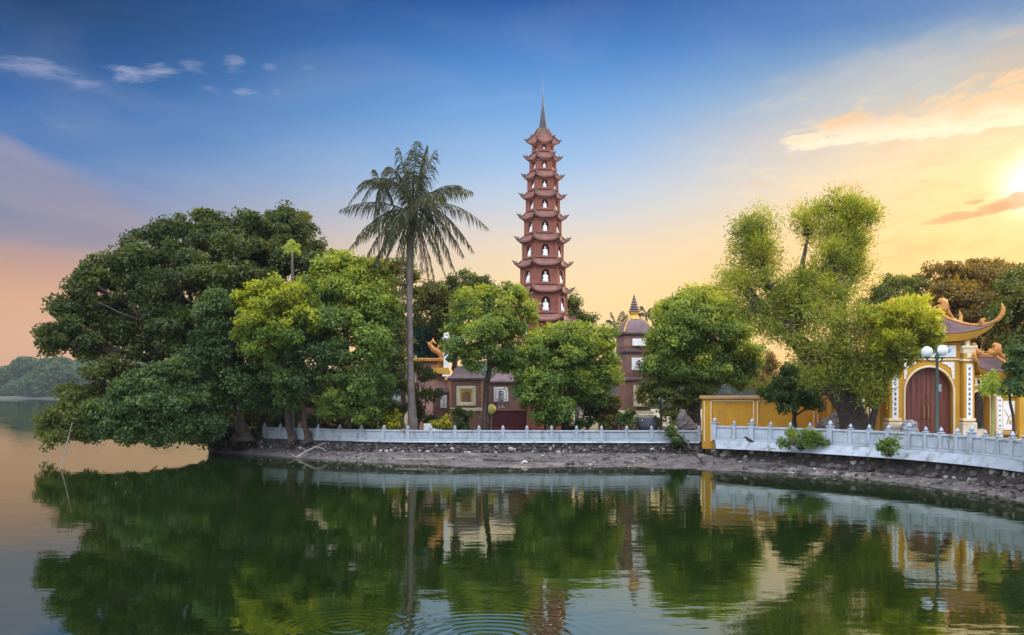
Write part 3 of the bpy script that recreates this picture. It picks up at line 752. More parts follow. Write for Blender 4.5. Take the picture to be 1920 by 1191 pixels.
def frame_window(parent, D, x0, x1, y0, y1, yf, t=5):
    """cream moulded frame around an arched niche, front plane at world y = yf"""
    s = D/F; a, b = X(x0, D), X(x1, D); z1, z0 = Zp(y0, D), Zp(y1, D); tt = t*s; mb = MB()
    for d_, th, pr in ((0, tt, .10), (tt*.9, tt*.5, .05)):
        A, B_, Z0, Z1 = a+d_, b-d_, z0+d_, z1-d_
        mb.box(((A+B_)/2, yf-pr/2, Z1-th/2), (B_-A, pr, th), bevel=.01); mb.box(((A+B_)/2, yf-pr/2, Z0+th/2), (B_-A, pr, th), bevel=.01)
        mb.box((A+th/2, yf-pr/2, (Z0+Z1)/2), (th, pr, Z1-Z0-2*th), bevel=.01); mb.box((B_-th/2, yf-pr/2, (Z0+Z1)/2), (th, pr, Z1-Z0-2*th), bevel=.01)
    fr = mb.build('window_frame', CREAM, parent)
    iw = (b-a)-2.6*tt; w_, bk = arch_panel((b-a)-2.2*tt, (z1-z0)-2.2*tt, iw*.72, (z1-z0)*.36, .02, iw*.34, .28)
    M = Matrix.Translation(((a+b)/2, yf-.02, z0+1.1*tt))
    n = MB(); n.add([M@Vector(p) for p in w_.v], w_.f); n.build('surround', GOLD, fr)
    n = MB(); n.add([M@Vector(p) for p in bk.v], bk.f); n.box(((a+b)/2, yf+.1, z0+(z1-z0)*.38), (iw*.4, .16, (z1-z0)*.36), bevel=.04, taper=.85); n.build('niche', GREY, fr)

def plaque(parent, D, x0, x1, y0, y1, yf, glyph=None, border=False, gm=None):
    s = D/F; a, b = X(x0, D), X(x1, D); z1, z0 = Zp(y0, D), Zp(y1, D); cx, cz = (a+b)/2, (z0+z1)/2
    p = MB().box((cx, yf-.03, cz), (b-a, .06, z1-z0), bevel=.012).build('plaque', WHITE, parent)
    w = min(b-a, z1-z0)
    if border:
        m_ = MB(); k = w*.36; strokes(m_, cx, yf-.062, cz, w, [(-.36,-.36,.36,-.36,.03),(-.36,.36,.36,.36,.03),(-.36,-.36,-.36,.36,.03),(.36,-.36,.36,.36,.03)]); m_.build('border', LETTER_B, p)
    for mt, segs in (glyph or []):
        m_ = MB(); strokes(m_, cx, yf-.063, cz, w, segs); m_.build('lettering', mt, p)

def make_stupa():
    D = 56.0; s = D/F; cx = X(1189, D); root = empty('tiered_stupa', (cx, D, GZ), 'slim square brown stupa tower with gold neck and ringed finial between two round trees', 'stupa')
    z = lambda py: Zp(py, D)-0; rz = R(9); cy = D
    def tier(name, m_, prof): return MB().loft((cx, cy, 0), [(z(py), hw*s) for py, hw in prof], 4, rz).build(name, m_, root)
    tier('base', STUPA, [(826,34),(796,34),(795,31),(782,31)])
    tier('ledge', CREAM, [(783,33),(777,33),(776,29),(771,29),(770,27)])
    b1 = tier('lower_storey', STUPA, [(771,24.5),(716,24.5)])
    tier('ledge', STUPAR, [(717,23),(714,27),(710,27.5),(709,24)])
    b2 = tier('middle_storey', STUPA, [(713,21),(700,22.5),(664,22)])
    tier('ledge', STUPAR, [(666,22),(661,25.5),(658,26),(657,23)])
    b3 = tier('upper_storey', STUPA, [(662,22),(650,25),(630,24.5)])
    tier('cornice', STUPAR, [(631,25),(628,29),(625,29.5),(624,26)])
    rf = tier('roof', STUPAR, [(626,27.5),(618,25),(610,21.5),(604,17),(600,12.5),(597,9)])
    for k in range(4):
        a = rz+R(45)+R(90)*k; d_ = Vector((math.cos(a), math.sin(a), 0))*math.sqrt(2)
        MB().tube([Vector((cx, cy, z(py)))+d_*hw*s for py, hw in [(624,27.8),(618,25.2),(610,21.7),(604,17.2),(600,12.7),(597,9)]], .04, 6).build('hip_ridge', GOLD, rf)
    MB().loft((cx, cy, 0), [(z(py), r*s) for py, r in [(599,13),(596,11),(592,8),(589,8.5),(587,9.5),(585,9)]], 16).build('neck', GOLD, root)
    prof = []
    for k in range(7):
        r = 10.5*(1-k/7.4); y_ = 586-k*4.6; prof += [(z(y_), r*s*.8), (z(y_-1.2), r*s*1.05), (z(y_-3), r*s*.95), (z(y_-4), r*s*.62)]
    MB().loft((cx, cy, 0), prof+[(z(552), .015)], 14).build('finial', STUPAR, root)
    fy = cy-24.5*s-.06; frame_window(b1, D, 1184, 1214, 723, 762, fy, 4)
    gl = [(LETTER_B, [(-.26,.0,.26,.0,.10),(0,.30,-.24,.06,.08),(0,.30,.24,.06,.08),(-.2,-.30,.2,-.30,.07)]), (LETTER_R, [(0,.22,0,-.30,.12),(-.14,-.12,.14,-.12,.08)])]
    plaque(b2, D, 1181, 1208, 672, 695, cy-22.3*s-.06, gl)
    plaque(b3, D, 1182, 1207, 637, 650, cy-24.8*s-.07)
make_stupa()

def shrine(label, D, x0, x1, ytop, yroof, roofin, rz=0):
    s = D/F; cx = X((x0+x1)/2, D); hw = (x1-x0)/2*s; z = lambda py: Zp(py, D); cy = D+hw
    root = empty('brick_shrine', (cx, cy, GZ), label, 'shrine')
    MB().box((cx, cy, (GZ+z(780))/2), (2*hw*1.06, 2*hw*1.06, z(780)-GZ), bevel=.02).build('base', STUPA, root)
    body = MB().box((cx, cy, (z(780)+z(ytop))/2), (2*hw, 2*hw, z(ytop)-z(780))).build('wall', STUPA, root)
    MB().loft((cx, cy, 0), [(z(ytop+3), hw*1.0), (z(ytop), hw*1.13), (z(ytop-3), hw*1.15), (z(ytop-5), hw*1.02), (z((ytop+yroof)/2), hw*(1+roofin)/2), (z(yroof), hw*roofin)], 4).build('roof', STUPAR, root)
    return root, body, cx, cy-hw, s, z
D = 54.0
r_, b_, cx, fy, s, z = shrine('brown brick shrine with a cream framed niche left of the slim dark tree trunk', D, 843, 905, 712, 690, .72)
frame_window(b_, D, 856, 892, 724, 761, fy)
MB().box((cx, fy-.04, z(768)), (60*s, .10, 6*s), bevel=.02).build('sill_band', CREAM, r_)
for xx in (844.5, 903.5): MB().box((X(xx, D), fy-.02, (z(712)+z(778))/2), (3*s, .06, 64*s)).build('corner_band', mat('orange_band', (.52,.25,.10), (.42,.2,.09), 4, .8), r_)
D = 55.0
r_, b_, cx, fy, s, z = shrine('low brown side shrine with a narrow white plaque behind the layered pine', D, 812, 842, 737, 727, .8)
plaque(b_, D, 826, 838, 741, 765, fy, [(LETTER_B, [(0,.5,0,.3,.14),(-.1,.1,.1,.1,.1),(0,-.1,0,-.4,.1),(-.12,-.6,.12,-.6,.1)])])
D = 55.5
r_, b_, cx, fy, s, z = shrine('brown brick shrine with a square white plaque right of the slim dark tree trunk', D, 916, 974, 718, 694, .35)
plaque(b_, D, 926, 953, 726, 753, fy, [(LETTER_B, [(-.14,-.24,-.14,.2,.06),(.14,-.24,.14,.2,.06),(-.14,.2,.14,.2,.06),(-.12,.02,.12,.02,.05),(-.2,-.26,.2,-.26,.05),(0,.2,-.1,.3,.05)])], border=True)

def altar():
    D = 52.5; s = D/F; z = lambda py: Zp(py, D); red = mat('red_lacquer', (.14,.028,.03), (.095,.02,.024), 3, .6)
    root = empty('red_altar', (X(950, D), D, GZ), 'dark red stepped altar table in front of the plaque shrine', 'altar')
    MB().box((X(950, D), D, (GZ+z(772))/2), (74*s, 1.2, z(772)-GZ), bevel=.04).build('body', red, root)
    MB().box((X(950, D), D, z(770)), (80*s, 1.35, .10), bevel=.03).build('top', mat('altar_top', (.2,.05,.045), (.15,.04,.035), 3, .5), root)
    MB().box((X(950, D), D-.65, GZ+.3), (84*s, .5, .6), bevel=.03).build('step', red, root)
    r2 = empty('red_altar', (X(1150, D), D+2, GZ), 'dark red lacquered offering table beside the dark round clipped bush', 'altar')
    MB().box((X(1147, D), D+2, GZ+.8), (36*s, .9, 1.6), bevel=.04).build('body', red, r2)
    MB().box((X(1147, D), D+2, GZ+1.65), (40*s, 1.05, .1), bevel=.03).build('top', mat('altar_top', (.33,.08,.07)), r2)
    for px, w, lab in ((812,34,'low white wall end beside the yellow shrub and the palm trunk'),):
        r3 = MB().box((X(px, 51), 51, GZ+.42), (w*s, .3, .84), bevel=.03).build('low_wall', WHITE, None, org=(0,0,0)); tag(r3, lab, 'wall')
    # incense statue pieces
    o = MB(); zt = z(767); cx = X(939, D)
    o.loft((cx, D-.1, zt), [(0,.22),(.1,.20),(.18,.10),(.34,.16),(.5,.20),(.62,.14),(.7,.05),(.85,.09),(.98,.06),(1.02,.01)], 12)
    tag(o.build('incense_burner', GREY, None, smooth=True), 'small pale stone incense burner on the red altar', 'burner')
    o = MB(); cx = X(921, 51.5); o.tube([(cx, 51.5, GZ), (cx, 51.5, Zp(775, 51.5))], .03, 6)
    rt = empty('yellow_lantern', (cx, 51.5, GZ), 'egg shaped pale yellow lantern on a thin stick', 'lantern')
    o.build('stick', GREY, rt); MB().loft((cx, 51.5, Zp(778, 51.5)), [(0,.05),(.12,.2),(.3,.27),(.5,.22),(.62,.06)], 14).build('shade', mat('yellow_silk', (.62,.58,.14), None, 6, .6), rt, smooth=True)
    # round blue-grey urn by the stupa
    cx = X(1215, 51); rt = MB(); rt.loft((cx, 51, GZ), [(0,.35),(.15,.4),(.25,.28),(.45,.5),(.8,.72),(1.05,.74),(1.15,.80),(1.2,.78),(1.2,.7)], 20)
    tag(rt.build('stone_urn', mat('urn_glaze', (.16,.18,.26), (.11,.12,.18), 3, .5), None, smooth=True), 'dark blue grey round urn at the foot of the stupa', 'urn')
altar()

def hall():
    D = 62.0; s = D/F; z = lambda py: Zp(py, D); root = empty('temple_hall', (X(805, D), D, GZ), 'pink walled temple hall with orange coping and curled dragon ornament behind the palm trunk', 'temple')
    pink = mat('pink_plaster', (.48,.27,.22), (.38,.21,.18), 1.5, .85, dirt=(.30,.17,.14))
    w = MB(); w.box((X(806, D), D+1.5, (GZ+z(677))/2), (56*s, 3, z(677)-GZ)); w.box((X(845, D), D+1.8, (GZ+z(712))/2), (40*s, 3, z(712)-GZ)); w.build('wall', pink, root)
    MB().box((X(806, D), D+1.4, z(675)), (62*s, 3.4, 6*s), bevel=.04).build('coping', ORANGE, root)
    MB().prism([(X(px, D), z(py)) for px, py in [(812,700),(814,690),(842,690),(845,696),(845,702)]], D-.5, D+2).build('ledge', GOLD, root)
    col = MB().loft((X(838, D), D-.2, 0), [(z(py), r*s) for py, r in [(706,8),(700,7),(698,5.5),(640,5.5),(638,7),(634,7.5),(632,5),(628,6),(624,3)]], 4).build('column', WHITE, root)
    orn = MB(); yy = D+.1
    orn.tube([P(px, py, yy) for px, py in [(818,690),(826,680),(830,668),(822,660),(812,655),(806,646),(811,640),(818,645)]], [.22,.26,.24,.2,.18,.15,.11,.05], 8)
    for a, b in (((806,646),(801,641)), ((812,641),(812,634)), ((818,655),(826,648)), ((826,664),(836,652)), ((822,650),(830,646))): orn.tube([P(*a, yy), P(*b, yy)], [.12,.02], 6)
    orn.build('dragon_ornament', ORANGE, root)
    # brown hall roof seen low between the trunks at the left
    r2 = empty('garden_pavilion', (X(600, 66), 66, GZ), 'low brown roofed pavilion glimpsed between dark trunks at the left', 'pavilion')
    MB().box((X(590, 66), 67, 2.4), (7, 3, 3.0)).build('wall', pink, r2)
    MB().loft((X(590, 66), 67, 0), [(3.6, 4.4), (3.8, 4.5), (5.2, 2.2)], 4).build('roof', STUPAR, r2)
hall()

# ------------------------------------------------------------------ yellow wall
YEL = mat('yellow_plaster', (.52,.275,.025), (.44,.225,.02), .9, .8, .15, 10, dirt=(.40,.20,.04), dscale=1.6, streak=(1.3,1.3,.4))
YELG = mat('gate_yellow', (.56,.31,.035), (.46,.24,.025), .9, .8, .15, 10, dirt=(.43,.24,.05), dscale=1.8, streak=(1.3,1.3,.4))
OCHRE = mat('faded_coping', (.42,.25,.10), (.33,.19,.09), 2, .85, .3, 10)
TRIMW = mat('pale_trim', (.74,.62,.42), (.66,.54,.36), 3, .8)
def yellow_wall():
    D = 46.6; z = lambda py: Zp(py, D); s = D/F; x0, x1 = X(1319, D), X(1556, D); root = empty('yellow_wall', ((x0+x1)/2, D, GR), 'yellow plastered wall with pale line borders left of the big leaning tree', 'wall')
    MB().box(((x0+x1)/2, D+.2, (.6+z(749))/2), (x1-x0-.02, .36, z(749)-.6)).build('wall_panel', YEL, root)
    MB().box(((x0+x1)/2, D+.2, z(745.5)), (x1-x0+.2, .66, 6.5*s), bevel=.03).build('coping', OCHRE, root)
    for a, b in ((1319, 1334), (1411, 1421), (1524, 1534)):
        m_ = MB(); m_.box((X((a+b)/2, D), D+.1, (.6+z(749.5))/2), ((b-a)*s, .26+.02, z(749.5)-.6)); p = m_.build('pilaster', YEL, root)
        t = MB()
        for q in (a+1.2, b-1.2): t.box((X(q, D), D-.052, (GR*.8+z(752))/2), (1.7*s, .03, z(752)-GR*.8))
        t.build('border', TRIMW, p)
    MB().box(((x0+x1)/2, D-.005, z(751.5)), (x1-x0-.3, .045, 1.9*s)).build('border', TRIMW, root)
yellow_wall()

# ------------------------------------------------------------------ gate
TILE = mat('roof_tile', (.20,.125,.125), (.145,.09,.095), 2.5, .8, .4, 10, dirt=(.13,.10,.085), dscale=1.2)
def wood_mat():
    m_ = bpy.data.materials.new('door_wood'); m_.use_nodes = True; nt = m_.node_tree; L = nt.links; bs = nt.nodes['Principled BSDF']
    g = nt.nodes.new('ShaderNodeNewGeometry'); mp = nt.nodes.new('ShaderNodeMapping'); mp.inputs['Scale'].default_value = (9, 9, .7); L.new(g.outputs['Position'], mp.inputs[0])
    n = nt.nodes.new('ShaderNodeTexNoise'); n.inputs['Scale'].default_value = 1; n.inputs['Detail'].default_value = 7; L.new(mp.outputs[0], n.inputs['Vector'])
    r = nt.nodes.new('ShaderNodeValToRGB'); r.color_ramp.elements[0].position = .3; r.color_ramp.elements[1].position = .7
    r.color_ramp.elements[0].color = (.085,.022,.014,1); r.color_ramp.elements[1].color = (.19,.055,.034,1)
    L.new(n.outputs[0], r.inputs[0]); L.new(r.outputs[0], bs.inputs['Base Color']); bs.inputs['Roughness'].default_value = .5; return m_
WOOD = wood_mat()
GD = 44.0
def gatehouse():
    D = GD; s = D/F; cxp = 1742; z = lambda py: Zp(py, D); xx = lambda px: X(px, D); y0 = D
    root = empty('temple_gate', (xx(cxp), y0, GR), 'large yellow temple gate with arched double doors and curled dragon roof', 'gate')
    # wall with arched doorway
    bw = (1800-1684)*s; hz_ = z(643)-GR; w_, bk = arch_panel(bw, hz_, 92*s, z(736)-GR, 0, 48*s, .55, 24)
    M = Matrix.Translation((xx(1742), y0, GR)); wl = MB(); wl.add([M@Vector(p) for p in w_.v], w_.f)
    wl.box((xx(1742), y0+2.6, (GR+z(643))/2), (bw, 1.0, z(643)-GR)); 
    for sx in (-1, 1): wl.box((xx(1742)+sx*(bw/2-.16), y0+1.05, (GR+z(643))/2), (.30, 2.05, z(643)-GR))
    wall = wl.build('wall', YELG, root)
    # arch border
    t = MB(); r_ = 46.5; pts = [(r_*s, GR)]+[(r_*s*math.cos(math.pi*k/28), z(736)+48.5*s*math.sin(math.pi*k/28)) for k in range(29)]+[(-r_*s, GR)]
    t.tube([(xx(1742)+a, y0-.02, b) for a, b in pts], .055, 6); t.build('arch_border', TRIMW, wall)
    # doors: arched leaves
    for sx in (-1, 1):
        o = MB(); poly = [(0, GR), (sx*45.6*s, GR)]+[(sx*45.6*s*math.cos(math.pi/2*k/14), z(736)+47.6*s*math.sin(math.pi/2*k/14)) for k in range(15)]
        poly = [(xx(1742)+a+sx*.012, b) for a, b in poly]
        if sx < 0: poly = poly[::-1]
        o.prism(poly, y0+.32, y0+.40)
        for k in range(1, 5): # batten seams
            xk = sx*45.6*s*k/5; zt = z(736)+47.6*s*math.sqrt(1-(k/5)**2); o.box((xx(1742)+xk, y0+.312, (GR+zt)/2), (.035, .03, zt-GR-.03))
        for zz in (z(800), z(745)): o.box((xx(1742)+sx*22*s, y0+.312, zz), (42*s, .032, .10))
        leaf = o.build('door_leaf', WOOD, root)
        hx = xx(1742)+sx*4.2*s-.05; h = MB(); h.tube([(hx, y0+.30, z(760)), (hx, y0+.20, z(761)), (hx, y0+.20, z(784)), (hx, y0+.30, z(785))], .028, 8)
        h.build('handle', mat('brass', (.55,.36,.16), (.45,.28,.12), 6, .35, metal=.7), leaf)
    # frieze plaque above the arch
    f = MB(); f.box((xx(1742), y0-.05, z(659)), (98*s, .10, 22*s), bevel=.015); fz = f.build('frieze_panel', WHITE, root)
    f = MB(); f.box((xx(1742), y0-.105, z(659)), (90*s, .02, 16*s)); fp = f.build('field', mat('pale_blue_field', (.62,.70,.76), (.54,.62,.70), 4, .7), fz)
    f = MB()
    for k, px in enumerate((1708,1722,1736,1750,1764,1778)):
        strokes(f, xx(px), y0-.116, z(659), 9*s, [(-.4,.3,.4,.3,.12),(0,.45,0,-.4,.12),(-.35,-.05,.35,-.05,.1),(-.3,-.4,.3,-.4,.12)][:(3 if k % 2 else 4)]+[(-.35,-.1,-.1,-.4,.1)])
    f.build('lettering', mat('green_lettering', (.10,.25,.26), (.08,.2,.22), 8, .7), fz)
    f = MB(); f.box((xx(1742), y0-.03, z(674)), (116*s, .09, 3*s)); f.build('moulding', TRIMW, root)
    # fretwork spandrels
    for sx in (-1, 1):
        o = MB(); ox = xx(1742)+sx*47*s; zz = z(679)
        poly = [(0,0),(-sx*22*s,0),(-sx*22*s,-3*s),(-sx*13*s,-6*s),(-sx*11*s,-9*s),(-sx*6*s,-11*s),(-sx*5*s,-20*s),(-sx*3*s,-32*s),(0,-32*s)]
        if sx < 0: poly = poly[::-1]
        o.prism([(ox+a, zz+b) for a, b in poly], y0-.035, y0+.01); sp = o.build('spandrel', WHITE, root)
        for a, b in ((-sx*5,-4),(-sx*10,-4),(-sx*3,-10),(-sx*2.4,-17),(-sx*2.4,-24)): MB().box((ox+a*s, y0-.04, zz+b*s), (2.4*s, .02, 2.0*s)).build('fretwork', TRIMW, sp)
    # pillars with inscription panels
    for sx in (-1, 1):
        px = xx(1742)+sx*69*s; mb = MB(); mb.box((px, y0-.05, (GR+z(650))/2), (20*s, .55, z(650)-GR), bevel=.02)
        pil = mb.build('pillar', YELG, root)
        c_ = MB(); c_.loft((px, y0-.05, 0), [(z(664), 10.5*s), (z(662), 11.5*s), (z(656), 12*s), (z(652), 14*s), (z(649), 14*s)], 4)
        c_.box((px, y0-.05, z(644)), (8*s, .3, 10*s)); c_.build('capital', TRIMW, pil)
        for nm_, c0_, s0_ in (('moulding', (px, y0-.05, z(676)), (25*s, .66, 4*s)), ('medallion', (px, y0-.34, z(668)), (9*s, .06, 9*s)), ('moulding', (px, y0-.05, z(787)), (24*s, .64, 5*s))): MB().box(c0_, s0_, bevel=.015).build(nm_, TRIMW, pil)
        b_ = MB(); b_.box((px, y0-.07, (GR+z(792))/2), (27*s, .72, z(792)-GR), bevel=.03); b_.build('base', CREAM, pil)
        q = MB(); q.box((px, y0-.34, z(734)), (11*s, .04, 102*s)); pn = q.build('inscription_panel', WHITE, pil)
        l_ = MB()
        for k in range(10):
            zc = z(692+k*9.3); v = [(-.35,.25,.35,.25,.14),(0,.4,0,-.4,.16),(-.35,-.1,.35,-.1,.14),(-.3,-.35,.3,-.38,.14),(-.3,.1,-.1,-.3,.12)]
            random.Random(k).shuffle(v); strokes(l_, px, y0-.362, zc, 6.5*s, v[:4])
        l_.build('lettering', LETTER_D, pn)
    curved_roof(root, xx(1742), y0+1.2, s, z, 641, 627, 590, 111, 45, 1.75, dragon=True, tail=41)
    return root

def curved_roof(root, cx, cy, s, z, yb0, yb1, yridge, half, ridge, dep, dragon=True, lift=50, tail=48):
    """hipped roof with sweeping upturned corners: yellow eave board, tiled slopes, orange ridges with curling ends.
    half / ridge in photo pixels; dep = half depth in metres"""
    zr = z(yridge); ze = z(yb1); hw = half*s; rw = ridge*s
    def pt(side, u, v):          # u -1..1 along front edge, v 0 ridge .. 1 eave
        cl = abs(u)**3.4; xe = u*hw; xr = u*rw; x_ = xr+(xe-xr)*(v**.9); y_ = -side*dep*v*(1+.10*cl)
        z_ = zr+(ze-zr)*(1-(1-v)**1.6)+cl*lift*.42*s*(v**2.4); return Vector((cx+x_, cy+y_, z_))
    NU, NV = 28, 8; mb = MB()
    for side in (1, -1):
        vs = [pt(side, -1+2*a/NU, b/NV) for b in range(NV+1) for a in range(NU+1)]
        mb.add(vs, [(b*(NU+1)+a, (b+1)*(NU+1)+a, (b+1)*(NU+1)+a+1, b*(NU+1)+a+1) for b in range(NV) for a in range(NU)])
    for sx in (-1, 1):           # end slopes
        vs = []
        for b in range(NV+1):
            f, k = pt(1, sx, b/NV), pt(-1, sx, b/NV)
            for a in range(9): t = a/8; p = f.lerp(k, t); c = 4*t*(1-t); p.z -= c*(b/NV)**2.4*lift*.38*s; p.x -= sx*c*(b/NV)*.18; vs.append(p)
        mb.add(vs, [(b*9+a, b*9+a+1, (b+1)*9+a+1, (b+1)*9+a) for b in range(NV) for a in range(8)])
    # tile ribs running down the slope
    for a in range(-24, 25):
        u = a/25; mb.tube([pt(1, u, b/5)+Vector((0,0,.015)) for b in range(6)], .028, 4)
    rf = mb.build('roof', TILE, root)
    eb = MB(); n = 28
    for side in (1, -1):
        top = [pt(side, -1+2*a/n, 1)-Vector((0,0,.02)) for a in range(n+1)]
        low = [Vector((cx+(p.x-cx)*.955, cy+(p.y-cy)*.90, p.z-(yb0-yb1)*s*(1-.25*abs(-1+2*a/n)**3))) for a, p in enumerate(top)]
        inn = [Vector((cx+(p.x-cx)*.80, cy+(p.y-cy)*.3, z(yb0)+.02)) for p in low]
        vs = top+low+inn; m_ = n+1
        eb.add(vs, [(a, m_+a, m_+a+1, a+1) for a in range(n)]+[(m_+a, 2*m_+a, 2*m_+a+1, m_+a+1) for a in range(n)])
    for sx in (0, 1):
        i = n if sx else 0; sg = 1 if sx else -1
        f, k = pt(1, sg, 1), pt(-1, sg, 1); q0 = Vector((cx+(f.x-cx)*.955, cy+(f.y-cy)*.9, f.z-(yb0-yb1)*s*.75)); q1 = Vector((q0.x, cy+(k.y-cy)*.9, q0.z))
        fm = f.lerp(k, .5); fm.z -= lift*.38*s; fm.x -= sg*.18; qm = q0.lerp(q1, .5); qm.z -= lift*.36*s; qm.x -= sg*.15
        eb.add([f, fm, k, q1, qm, q0], [(0,1,4,5), (1,2,3,4)])
    eb.build('eave_board', YELG, rf)
    orn = MB()
    orn.box((cx, cy, zr+3*s), (2*rw+.1, .22, 8*s), bevel=.03)
    for sx in (-1, 1):
        for side in (1, -1):
            pts = [pt(side, sx, b/8)+Vector((0,0,2.5*s)) for b in range(9)]; e = pts[-1]
            k = tail*s/48*1.0
            dx = sx; curl = [e+Vector((dx*6*k/s*s*.9, -side*.05, 5*k)), e+Vector((dx*11*k, -side*.1, 14*k)), e+Vector((dx*12.5*k, -side*.12, 24*k)), e+Vector((dx*10*k, -side*.12, 33*k)), e+Vector((dx*8.5*k, -side*.12, 38*k))]
            orn.tube(pts+curl, [.085]*9+[.11,.12,.10,.06,.015], 8)
            # scroll crest part way down the hip
            m_ = pts[6]; w_ = k*.95
            for (ax, az, bx, bz, r0) in ((0,0,-3,8,.13), (-3,8,1,14,.11), (1,14,6,11,.08), (-2,5,-8,6,.08), (1,3,7,5,.08), (0,9,-6,14,.05)):
                orn.tube([m_+Vector((sx*ax*w_, 0, az*w_)), m_+Vector((sx*bx*w_, -side*.03, bz*w_))], [r0, r0*.6], 7)
    dr_ = orn.build('hip_ridge', ORANGE, rf)
    if dragon:
        for sx in (-1, 1):
            d = MB(); b = Vector((cx+sx*rw, cy, zr+4*s)); k = s*tail/48
            def seg(l, r): d.tube([b+Vector((sx*a*k, 0, c*k)) for a, c in l], r, 9)
            seg([(-26,0),(-18,7),(-8,5),(0,10),(6,18),(4,27),(-2,31),(-7,28)], [.08,.16,.19,.24,.26,.24,.16,.08])
            for l, r in (([(4,26),(12,24),(14,20)], [.13,.09,.03]), ([(-2,31),(-6,37)], [.09,.01]), ([(4,30),(6,36),(3,40)], [.1,.06,.01]), ([(0,16),(-8,20),(-12,16)], [.11,.07,.02]),
                         ([(6,18),(12,12),(16,4),(24,-6),(30,-12)], [.16,.13,.11,.09,.07]), ([(-14,8),(-16,16),(-12,20)], [.1,.07,.02]), ([(-22,4),(-28,12)], [.08,.02]), ([(8,30),(14,32)], [.06,.01]), ([(-8,8),(-6,14)], [.1,.03])): seg(l, r)
            d.build('dragon_ornament', ORANGE, rf, smooth=True)
gatehouse()

def side_gate(sx, label):
    D = GD+.15; s = D/F; z = lambda py: Zp(py, D); mx = lambda px: X(1742+sx*(px-1742), D); root = empty('side_gate', (mx(1845), D, GR), label, 'gate', 'small side gates of the temple gate')
    cx = mx(1839); bw = 42*s+.1; w_, bk = arch_panel(46*s, z(703)-GR, 37*s, z(752)-GR, 0, 19*s, .6, 20); M = Matrix.Translation((mx(1838), D, GR))
    wl = MB(); wl.add([M@Vector(p) for p in w_.v], w_.f)
    # wing wall to the side with a mural recess
    a, b = 1861.5, 1925; wl.box((mx((a+b)/2), D+.3, (GR+z(703))/2), ((b-a)*s, .58, z(703)-GR)); wall = wl.build('wall', YELG, root)
    t = MB(); r_ = 19.6; pts = [(r_*s, GR)]+[(r_*s*math.cos(math.pi*k/20), z(752)+20.2*s*math.sin(math.pi*k/20)) for k in range(21)]+[(-r_*s, GR)]
    t.tube([(mx(1838)+p, D-.02, q) for p, q in pts], .05, 6); t.build('arch_border', TRIMW, wall)
    f = MB(); f.box((mx(1838), D-.04, z(717)), (44*s, .08, 15*s), bevel=.01); fz = f.build('frieze', TRIMW, root)
    q = MB()
    for k in range(4): q.box((mx(1824+k*9.5), D-.085, z(716)), (5*s, .02, 8*s))
    q.build('painted_opening', DARKIN, fz)  # dark slabs on the frieze, painting the shade inside its holes
    # pilaster with inscription, mural, end pillar
    p = MB(); p.box((mx(1871), D-.03, (GR+z(738))/2), (12*s, .26, z(738)-GR), bevel=.01); pil = p.build('pilaster', TRIMW, root)
    q = MB(); q.box((mx(1871), D-.17, z(774)), (7*s, .03, 58*s)); pn = q.build('inscription_panel', WHITE, pil)
    l_ = MB()
    for k in range(6):
        v = [(-.35,.25,.35,.25,.16),(0,.4,0,-.4,.18),(-.35,-.1,.35,-.1,.14),(-.3,-.35,.3,-.38,.14)]; random.Random(k+9).shuffle(v); strokes(l_, mx(1871), D-.186, z(751+k*9.3), 5*s, v[:3])
    l_.build('lettering', LETTER_D, pn)
    q = MB(); q.box((mx(1891), D-.01, z(779)), (22*s, .04, 54*s)); mu = q.build('mural_panel', WHITE, root)
    l_ = MB(); rr = random.Random(3)
    for (x0, z0, x1, z1, w) in ((-.2,-.9,.0,-.3,.10),(.0,-.3,-.25,.1,.07),(.0,-.3,.3,.0,.06),(.3,-.9,.25,-.2,.08),(.25,-.2,.4,.2,.05),(-.25,.1,-.35,.4,.05),(.1,-.9,.1,-.55,.2)):
        strokes(l_, mx(1891), D-.03, z(776), 22*s, [(x0, z0, x1, z1, w)])
    l_.build('painted_tree', mat('ochre_painting', (.50,.33,.14), (.4,.25,.1), 8, .8), mu)
    q = MB(); q.box((mx(1913), D-.1, (GR+z(728))/2), (16*s, .4, z(728)-GR), bevel=.02); q.box((mx(1913), D-.1, z(728)), (20*s, .5, 5*s), bevel=.02); q.build('end_pillar', YELG, root)
    q = MB(); q.box((mx(1893), D-.06, z(812)), (60*s, .2, 8*s), bevel=.02); q.build('dado', OCHRE, root)
    q = MB(); q.box((mx(1893), D-.05, z(741)), (62*s, .15, 4*s), bevel=.01); q.build('moulding', TRIMW, root)
    # inner passage: pale pillar and rear wall part seen through the arch
    q = MB(); q.box((mx(1834), D+1.6, (GR+z(738))/2), (9*s, .25, z(738)-GR)); q.build('inner_pillar', CREAM, root)
    q = MB(); q.box((mx(1848), D+1.3, (GR+z(734))/2), (15*s, .10, z(734)-GR)); q.build('door_leaf', WOOD, root)
    curved_roof(root, mx(1864), D+.9, s, z, 704, 697, 668, 44, 20, 1.35, dragon=True, lift=34, tail=28)
side_gate(1, 'small arched side gate right of the large wooden doors')
side_gate(-1, 'small arched side gate left of the large doors, half behind the leaning tree')

